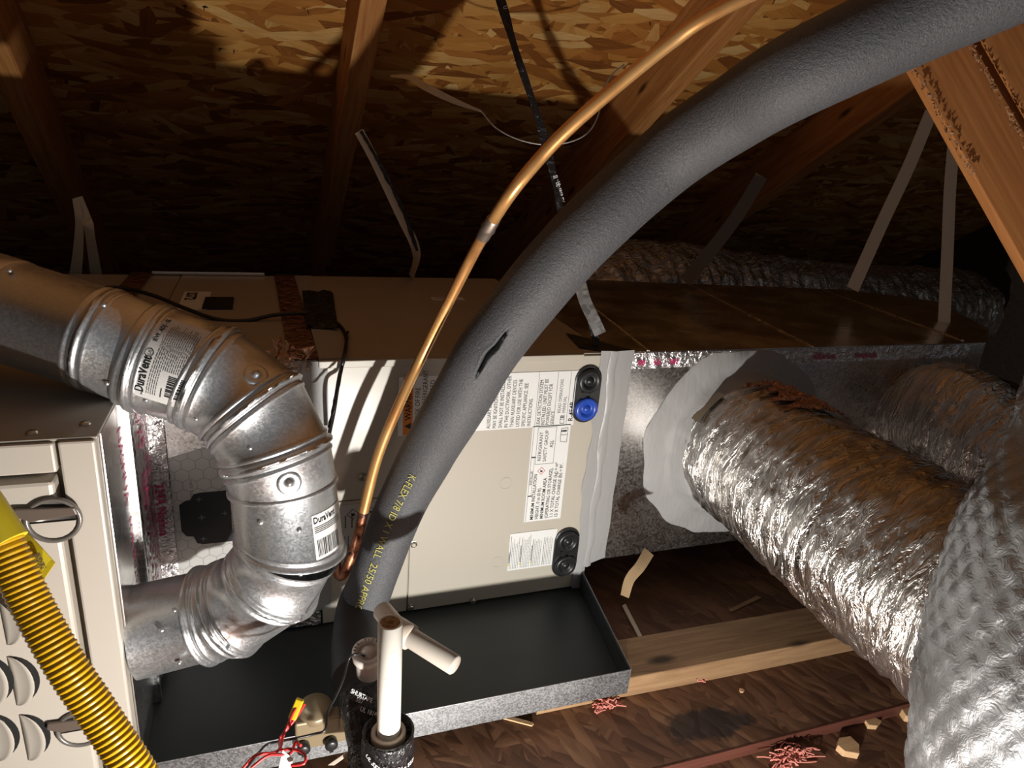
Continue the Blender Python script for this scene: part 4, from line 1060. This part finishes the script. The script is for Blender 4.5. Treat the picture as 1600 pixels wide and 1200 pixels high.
# split so that the heat stained end is a part of its own
k0 = min(range(len(cpath)), key=lambda k: (cpath[k]-cpts[3]).length)
mb = MB(); tube(mb, cpath[k0:], 0.0082, 20); mb.build('tube', M['copper'], cop)
ubend = [D(524, 868, 1.115), D(526, 888, 1.115), D(531, 900, 1.113), D(538, 896, 1.112)]
mb = MB(); tube(mb, resample(spline(ubend + cpts[1:4], 8), 0.004), 0.0082, 20)
mb.build('burnt_end', M['copper_burnt'], cop)['label'] = 'heat blackened u-shaped lower end'
i_ = min(range(len(cpath)), key=lambda k: (cpath[k]-cpts[9]).length); t_ = (cpath[i_+1]-cpath[i_-1]).normalized()
mb = MB(); mb.lathe(cpath[i_], t_, [(0.0082, -0.022), (0.0094, -0.020), (0.0094, -0.002), (0.0108, 0.0), (0.0094, 0.004), (0.0094, 0.020), (0.0082, 0.022)], 20); mb.build('coupling', M['solder'], cop)

# ================================================================= PVC CONDENSATE PIPES
pv = thing('pvc_pipe', D(607, 1160, 0.90), 'upright white plastic pipe with open rusty mouth, standing in the black taped trap', 'pipe')
a = D(610, 972, 0.835); b = D(607, 1160, 0.90); ax = (a-b).normalized(); PR = 0.0152
mb = MB(); mb.lathe(b, ax, [(PR, -0.03), (PR, (a-b).length), (PR-0.003, (a-b).length), (PR-0.003, (a-b).length-0.008)], 40); mb.build('pipe', M['pvc'], pv)
mb = MB(); mb.lathe(a, ax, [(PR-0.003, -0.0012), (PR*0.5, 0.0004), (0.0, -0.0008)], 32); mb.build('rusty_residue', M['pvc_rust'], pv)
sd_ = D(600, 1040, 0.86)
M['pvc_shaded'] = mat('shaded pvc', (0.42, 0.38, 0.33), 0.4)  # white pvc greyed: shade behind the upright pipe put into the colour
pv2 = thing('pvc_pipe', D(720, 1045, 0.93), 'white plastic pipe slanting down right over the dark pan, behind the upright pipe', 'pipe')
a = D(612, 978, 0.98); b = D(712, 1040, 0.93); ax = (b-a).normalized(); L = (b-a).length; PR = 0.0138
mb = MB(); mb.lathe(a, ax, [(PR, 0), (PR, L-0.002), (PR-0.002, L), (0.0, L)], 40); mb.build('pipe', M['pvc_shaded'], pv2)
mb = MB(); mb.lathe(a, ax, [(PR, 0.005), (PR+0.004, 0.006), (PR+0.004, 0.035), (PR, 0.036)], 40); q = D(598, 955, 1.02); mb.cyl(a + ax*0.012, q, PR+0.001, PR+0.001, 32); mb.build('socket', M['pvc_grey'], pv2)
# safety switch
ss = thing('drain_safety_switch', D(575, 1050, 0.94), 'small off-white round drain safety switch with black cable, left of the upright pipe', 'switch')
a = D(575, 1017, 0.925); b = D(578, 1052, 0.95); ax = (a-b).normalized(); L = (a-b).length
ax = (UZ*0.9 - FWD*0.25).normalized()
mb = MB(); mb.lathe(a - ax*0.045, ax, [(0.0175, 0), (0.018, 0.030), (0.0215, 0.034), (0.0215, 0.045), (0.015, 0.0455), (0.014, 0.040), (0.009, 0.040), (0.009, 0.044), (0, 0.044)], 40); mb.build('body', M['switch_white'], ss)
rt_ = (RIGHT - ax*RIGHT.dot(ax)).normalized(); fwd_ = ax.cross(rt_)
text = 'SAFE-T-SWITCH'
for k, ch in enumerate(text):
    th = math.radians(200 - k*17.5); dr = rt_*math.cos(th) + fwd_*math.sin(th); tg = ax.cross(dr)*-1
    text_obj('printed_text', ch, 0.0062, M['black_print'], ss, a + dr*0.0158 + ax*0.0002 - tg*0.0015, tg, dr, 'LEFT', 0.0004, 0.9, 0.0001)

# taped trap
trap = thing('taped_trap', D(600, 1190, 0.92), 'lumpy trap wrapped in shiny black printed tape, holding the upright white pipe', 'pipe trap')
lump = lambda s, a, p: 0.006*noise.noise(p*28) + 0.003*(1-abs(noise.noise(p*70))*2)
mb = MB(); tube(mb, resample(spline([D(566, 1068, 0.955), D(572, 1100, 0.95), D(583, 1140, 0.945), D(590, 1180, 0.94), D(600, 1230, 0.94)], 8), 0.004), lambda s: 0.031+0.07*min(s, 0.10), 48, (True, True), lump)
mb.build('tape_wrap', M['black_tape'], trap)
c = D(607, 1147, 0.892); ax = (D(610, 972, 0.835)-D(607, 1160, 0.90)).normalized()
mb = MB(); tube(mb, [c - ax*0.10, c - ax*0.075, c - ax*0.05, c - ax*0.03, c - ax*0.01, c + ax*0.0, c + ax*0.006], 0.0335, 48, (True, False), lambda s, a, p: 0.0035*noise.noise(p*40)); mb.lathe(c + ax*0.006, ax, [(0.0335, 0), (0.0305, 0.001), (0.0295, -0.010), (0.02, -0.010)], 48); mb.build('tape_wrap', M['black_tape'], trap)
mb = MB(); mb.lathe(c, ax, [(0.0225, -0.012), (0.0225, 0.004), (0.0165, 0.005), (0.0158, -0.006)], 40); mb.build('bushing', M['pvc_grey'], trap)
# white printing on the tape
def cup_text(s, u0, v0, size, tilt=0.0, xs=1.0, bold=0.0002):
    nn = (CAM-c); nn = (nn - ax*nn.dot(ax)).normalized(); ctt = ax.cross(nn)
    if ctt.dot(RIGHT) < 0: ctt = -ctt
    def fn(x, y):
        X_ = u0 + x*math.cos(tilt) - y*math.sin(tilt); Y_ = v0 + x*math.sin(tilt) + y*math.cos(tilt); a = X_/0.037
        return c + (nn*math.cos(a) + ctt*math.sin(a))*0.0375 + ax*Y_
    text_obj('printed_text', s, size, M['white_print'], trap, None, None, None, 'LEFT', 0, xs, bold, warp=fn)
cup_text('UL 557', -0.032, -0.006, 0.0085, -0.7); cup_text('181B-FX', -0.008, -0.020, 0.0075, -0.25); cup_text('Shurtape 557', -0.004, -0.028, 0.0080, 0.0); cup_text('LISTED', -0.004, -0.037, 0.006, 0.0)
for px, py, s_ in ((548, 1082, 'SHURTAPE'), (556, 1095, '557'), (562, 1110, 'UL 181B')):
    q, nn = surf_pt(D(566, 1068, 0.955), D(583, 1140, 0.945), px, py, 0.038)
    if q is None: continue
    tx = (RIGHT - nn*RIGHT.dot(nn)).normalized(); ty = nn.cross(tx); tx2 = (tx*0.94 - ty*0.34); ty2 = nn.cross(tx2)
    text_obj('printed_text', s_, 0.0085, M['white_print'], trap, q, tx2, ty2, 'LEFT', 0.001, 0.8, 0.0002)

# ================================================================= GAS HOSE
gh = thing('gas_hose', D(110, 1000, 0.66), 'yellow corrugated gas hose running down in front of the louvered furnace door', 'hose')
gp = resample(spline([D(-25, 790, 0.64), D(10, 860, 0.64), D(50, 945, 0.64), D(100, 1035, 0.64), D(150, 1110, 0.645), D(215, 1210, 0.65), D(270, 1300, 0.66)], 14), 0.0011)
def corr(s, a, p): return 0.0007*math.sin(s*2*math.pi/0.0056)
mb = MB(); tube(mb, gp, 0.0168, 28, (True, True), corr); mb.build('corrugated_tube', M['gas_yellow'], gh)
cap_p = resample(spline([D(-60, 740, 0.64), D(-20, 800, 0.638), D(12, 848, 0.638)], 8), 0.004)
mb = MB(); tube(mb, cap_p, 0.0175, 28); mb.build('fitting_cover', M['tag_yellow'], gh)
# yellow tag beside
yt = thing('hanging_tag', D(60, 880, 0.68), 'creased yellow printed tag hanging behind the gas hose', 'tag')
t0, t1, t2_, t3 = D(-40, 742, 0.665), D(66, 857, 0.660), D(86, 880, 0.663), D(64, 912, 0.663)
q4, q5 = D(38, 862, 0.662), D(-30, 800, 0.665)
mb = MB(); mb.prism([t0, t1, t2_, t3, q4, q5], FWD*0.0008); yl = mb.build('card', M['tag_yellow'], yt)
mb = MB(); dxv = (t2_-t1).normalized(); dyv = dxv.cross(FWD).normalized()
for i in range(12): fine_lines(mb, D(46+2.6*i*0.7, 868-0.6*i, 0.659), (D(66, 908, 0.659)-D(48, 868, 0.659)), (RIGHT), 0.020, 1, 0, 0.0009, R_, 0.7, 0.95) if i < 9 else None
for i in range(7): fine_lines(mb, D(4, 792+6*i, 0.6585), (t1-t0), -(DOWN), 0.046, 1, 0, 0.0004, R_, 0.9, 1.0)
mb.build('fine_print', M['bronze'], yl)
ht = thing('hanging_tag', D(20, 930, 0.70), 'small pale paper tag peeking out behind the gas hose on the furnace door', 'tag')
mb = MB(); mb.prism([D(-20, 905, 0.70), D(12, 905, 0.70), D(34, 940, 0.69), D(22, 962, 0.69), D(-20, 925, 0.70)], FWD*0.001); mb.build('card', M['pvc_grey'], ht)

# ================================================================= STRAPS AND WIRES
def strap(name, pts, wid, matl, label, hint=None, wfun=None, n=8, th=0.0012):
    mb = MB(); ribbon(mb, resample(spline(pts, n), 0.01), wid, th, hint if hint else -FWD, 0, wfun); return tag(mb.build(name, matl), label, 'strap')
# taped hanger: from the middle rafter side down to the cabinet corner
ptop = deck(-0.405, -0.35, 0.10); pbot = V(-0.012, 0.03, FZ+0.004)
# fit on the seen line
s1 = D(782, 0, 0.93); 
hs = thing('hanger_strap', pbot, 'hanger strap wrapped in black printed tape, running from the roof to the cabinet corner', 'strap')
s_a = D(782, 0, 1.37); s_b = V(-0.010, 0.035, FZ+0.006)
def sdep(px, py):      # depth of the strap line at a height in the frame
    best = min((abs((D(px, py, d*0.001)-s_a).cross((s_b-s_a).normalized()).length), d*0.001) for d in range(1250, 1450, 2)); return best[1]
SP_ = [(752, -90), (782, 0), (806, 80), (836, 170), (858, 245), (874, 320), (895, 400), (913, 455), (922, 490)]
P_ = [D(x, y, sdep(x, y)) for x, y in SP_] + [s_b]
mb = MB(); ribbon(mb, resample(spline(P_, 8), 0.01), 0.020, 0.003, -FWD, 0, lambda t: 0.75+0.35*noise.noise(V(t*9, 0, 4))); mb.build('taped_strap', M['black_tape'], hs)
mb = MB(); ribbon(mb, resample(spline([*[D(x, y, sdep(x, y)-0.006) for x, y in ((905, 438), (914, 470), (928, 500), (938, 522))]], 6), 0.008), 0.024, 0.0015, -FWD); mb.build('bare_end', M['strap'], hs)['label'] = 'bare bright lower end of strap'
for px, py, s_ in ((786, 12, 'UL 557'), (864, 276, 'SHURTAPE'), (868, 286, 'UL 181B-FX')):
    d_ = sdep(px, py)
    t_ = (D(px+7, py+30, d_+0.018)-D(px, py, d_)).normalized()
    text_obj('printed_text', s_, 0.012, M['white_print'], hs, D(px, py, d_) - FWD*0.005, t_, t_.cross(FWD)*-1 if t_.cross(FWD).dot(RIGHT) < 0 else t_.cross(FWD), 'LEFT', 0.0, 0.7, 0.0003)
strap('hanger_strap', [D(561, 205, 1.62), D(585, 250, 1.63), D(625, 335, 1.66), D(650, 392, 1.68), V(-0.245, 0.72, FZ+0.004)], 0.022, M['tan_strap'], 'pale metal strap slanting from the middle rafter to the back of the cabinet top')
mb = MB(); ribbon(mb, resample(spline([D(564, 205, 1.60), D(590, 250, 1.61), D(628, 325, 1.64), D(652, 392, 1.66)], 8), 0.01), 0.010, 0.004, -FWD, 0, lambda t: 0.9+0.7*noise.noise(V(t*14, 0, 1))); tag(mb.build('tape_strip', M['black_tape']), 'ragged black tape edge along the pale strap below the middle rafter', 'tape')
strap('hanger_strap', [D(118, 310, 1.62), D(124, 345, 1.63), D(122, 395, 1.68), D(117, 440, 1.74)], 0.030, M['tan_strap'], 'grey strap at the far left, left leg of the pair below the left rafter', wfun=lambda t: 0.5+0.8*t)
strap('hanger_strap', [D(122, 308, 1.62), D(136, 345, 1.63), D(138, 352, 1.61), D(146, 400, 1.68), D(152, 440, 1.74)], 0.030, M['tan_strap'], 'grey strap at the far left, right leg of the pair below the left rafter', wfun=lambda t: 0.7+0.5*t)
strap('hanger_strap', [D(1455, 175, 1.95), D(1420, 260, 1.95), D(1380, 345, 1.95), D(1332, 452, 1.93)], 0.036, M['tan_strap'], 'tan strap slanting down behind the orange truss board to the metal duct')
strap('hanger_strap', [D(1490, 225, 1.9), D(1484, 300, 1.9), D(1480, 400, 1.9), D(1475, 505, 1.88)], 0.034, M['tan_strap'], 'tan strap hanging almost straight down at the right, behind the truss board')
strap('hanger_strap', [D(1190, 275, 2.1), D(1150, 340, 2.1), D(1100, 405, 2.1), D(1070, 440, 2.05)], 0.040, M['dim_strap'], 'faint dark strap between the black line and the far flexible duct')
# bent flat strip and thin wire near the deck
bw = thing('bent_metal_strip', D(700, 150, 1.5), 'bent grey metal strip trailing a thin wire loop below the roof sheathing', 'wire')
mb = MB(); ribbon(mb, spline([D(610, 119, 1.50), D(640, 121, 1.48), D(665, 136, 1.46), D(710, 158, 1.45), D(752, 174, 1.44)], 10), 0.016, 0.001, -FWD, 0, lambda t: 0.25+0.75*math.sin(math.pi*min(1, max(0.03, t)))); mb.build('flat_strip', M['strap'], bw)
wire('thin_wire', [D(752, 174, 1.44), D(775, 200, 1.43), D(810, 218, 1.43), D(850, 226, 1.43), D(890, 222, 1.43), D(920, 206, 1.43), D(936, 176, 1.44), D(938, 150, 1.45), D(955, 118, 1.46), D(975, 101, 1.47)], 0.0016, M['strap'], bw)
# dark cleft shadow strip: splinter on the deck
# black thermostat wire on cabinet top
wire('low_voltage_cable', [D(140, 452, 1.35), D(190, 450, 1.38), D(240, 462, 1.36), D(290, 482, 1.34), D(340, 499, 1.33), D(385, 501, 1.34), D(430, 492, 1.36), D(478, 489, 1.38)], 0.0042, M['black_wire'], None, 'black cable draped over the cabinet tops behind the vent pipe', 'cable')
bt = thing('tape_patch', V(-0.50, 0.4, FZ), 'crumpled black tape patch stuck on top of the cabinet', 'tape')
cs = [atZ(478, 513, FZ+0.004), atZ(528, 516, FZ+0.004), atZ(520, 458, FZ+0.004), atZ(472, 456, FZ+0.004)]
wrinkle_sheet('patch', cs, 24, 24, 0.010, M['black_tape'], bt, (0, 0, 1), 40, 3)
wire('low_voltage_cable', [atZ(520, 500, FZ+0.006), atZ(534, 512, FZ+0.006), atZ(541, 530, FZ+0.006), atY(538, 556, -0.012), atY(530, 590, -0.02), D(522, 640, 1.12), D(514, 680, 1.17)], 0.0034, M['black_wire'], None, 'thin black cable dropping from the tape patch down the cabinet face', 'cable')
mb = MB(); ribbon(mb, resample(spline([D(543, 518, 1.30), D(538, 556, 1.16), D(528, 605, 1.12), D(514, 668, 1.09)], 6), 0.006), 0.006, 0.002, -FWD, 0, lambda t: 0.8+0.8*noise.noise(V(t*20, 0, 0))); tag(mb.build('tape_strip', M['black_tape']), 'twisted shiny tape sliver along the thin cable on the cabinet face', 'tape')

# ================================================================= DEBRIS
def stick(x0, y0, x1, y1, z, wid, matl, label, th=0.003, cat='scrap'):
    p = atZ(x0, y0, z); q = atZ(x1, y1, z); e = q-p; s = e.cross(UZ).normalized()
    mb = MB(); mb.prism([p, p + s*wid*0.4 + e*0.02, p + s*wid + e*0.05, q + s*wid*0.9 - e*0.03, q + s*wid*0.3, q - e*0.04], (0, 0, th)); return tag(mb.build('wood_splinter', matl), label, cat)
stick(977, 945, 1007, 1003, -0.049, 0.010, M['tan_strap'], 'pale splinter lying on the floor just right of the drain pan')
stick(1190, 935, 1142, 958, -0.049, 0.010, M['sleeper'], 'dull splinter on the floor below the big flexible duct')
stick(786, 1118, 834, 1131, -0.049, 0.008, M['chip'], 'light wood splinter in front of the drain pan lip')
def chunk(x, y, s, label, seed, z=-0.072):
    p = atZ(x, y, z); mb = MB(); r = random.Random(seed); n = 6; a0 = r.random()*6
    mb.prism([p + V(math.cos(a0+i*6.283/n)*s*r.uniform(0.6, 1.2), math.sin(a0+i*6.283/n)*s*r.uniform(0.5, 1.0), 0) for i in range(n)], (0.1*s, 0.0, s*0.5)); return tag(mb.build('wood_chip', M['chip'], None, 0.001), label, 'wood chip')
chunk(1322, 1172, 0.024, 'wedge shaped wood chip at the bottom right floor, lowest of the chips', 1); chunk(1360, 1132, 0.018, 'small wood chip on the floor with dark stain beside it', 2)
chunk(1418, 1118, 0.026, 'wood chip lying against the quilted foil duct', 4); chunk(1158, 1080, 0.006, 'tiny pale chip on the floor near the pan corner', 5, -0.05)
def tuft(x, y, z, s, n, label, seed):
    p = atZ(x, y, z); mb = MB(); r = random.Random(seed)
    for k in range(n):
        a = p + V(r.gauss(0, s), r.gauss(0, s*0.5), abs(r.gauss(0, s*0.35))); b = a + V(r.gauss(0, s), r.gauss(0, s*0.5), r.gauss(0, s*0.3)); m = (a+b)/2 + V(0, 0, s*0.4*r.random())
        b.z = max(b.z, z+0.001)
        tube(mb, spline([a, m, b], 4), 0.0012, 5)
    return tag(mb.build('fibreglass_tuft', M['pink']), label, 'insulation', None, None)
tuft(945, 1103, -0.049, 0.010, 90, 'pink fibreglass wisp in front of the drain pan lip', 3)
tuft(1088, 1062, -0.049, 0.008, 50, 'pink fibreglass fluff against the lumber strip', 4)
tuft(1235, 1185, -0.071, 0.016, 110, 'reddish fibreglass clump on the floor at the bottom', 5)
# crinkled foil backed insulation scrap at the bottom left
wi = wrinkle_sheet('foil_scrap', [atZ(440, 1205, -0.062), atZ(570, 1172, -0.062), atZ(570, 1260, -0.062), atZ(420, 1290, -0.062)], 40, 30, 0.008, M['foil_dark'], None, (0, 0, 1), 60, 3)
tag(wi, 'crinkled brown foil scrap on the floor in front of the float switch', 'foil')
mb = MB(); mb.prism([D(512, 1196, 0.93), D(560, 1163, 0.94), D(562, 1167, 0.94), D(522, 1196, 0.93)], FWD*0.002); tag(mb.build('wood_splinter', M['pvc_grey']), 'pale pointed sliver beside the black taped trap', 'scrap')
# nails poking through the deck
for k, (x, y) in enumerate(((290, 8), (320, 10), (345, 75), (366, 78), (565, 80), (682, 60), (480, 15), (1015, 35))):
    r = ray(x, y); t_ = (1.740 - CAM.z - TAN*CAM.y) / (r.z + TAN*r.y); p = CAM + r*t_
    mb = MB(); mb.cyl(p + NR*0.002, p - NR*0.012 + V(R_.uniform(-.004, .004), 0, 0), 0.0016, 0.0008, 8); mb.add([p + V(R_.uniform(-0.012, 0.012), R_.uniform(-0.01, 0.01), 0) - NR*(0.001+0.002*j) for j in range(3)], [(0, 1, 2)])
    tag(mb.build('nail_tip', M['dark']), 'nail tip poking through the roof sheathing', 'nail', 'nail tips in the roof sheathing')
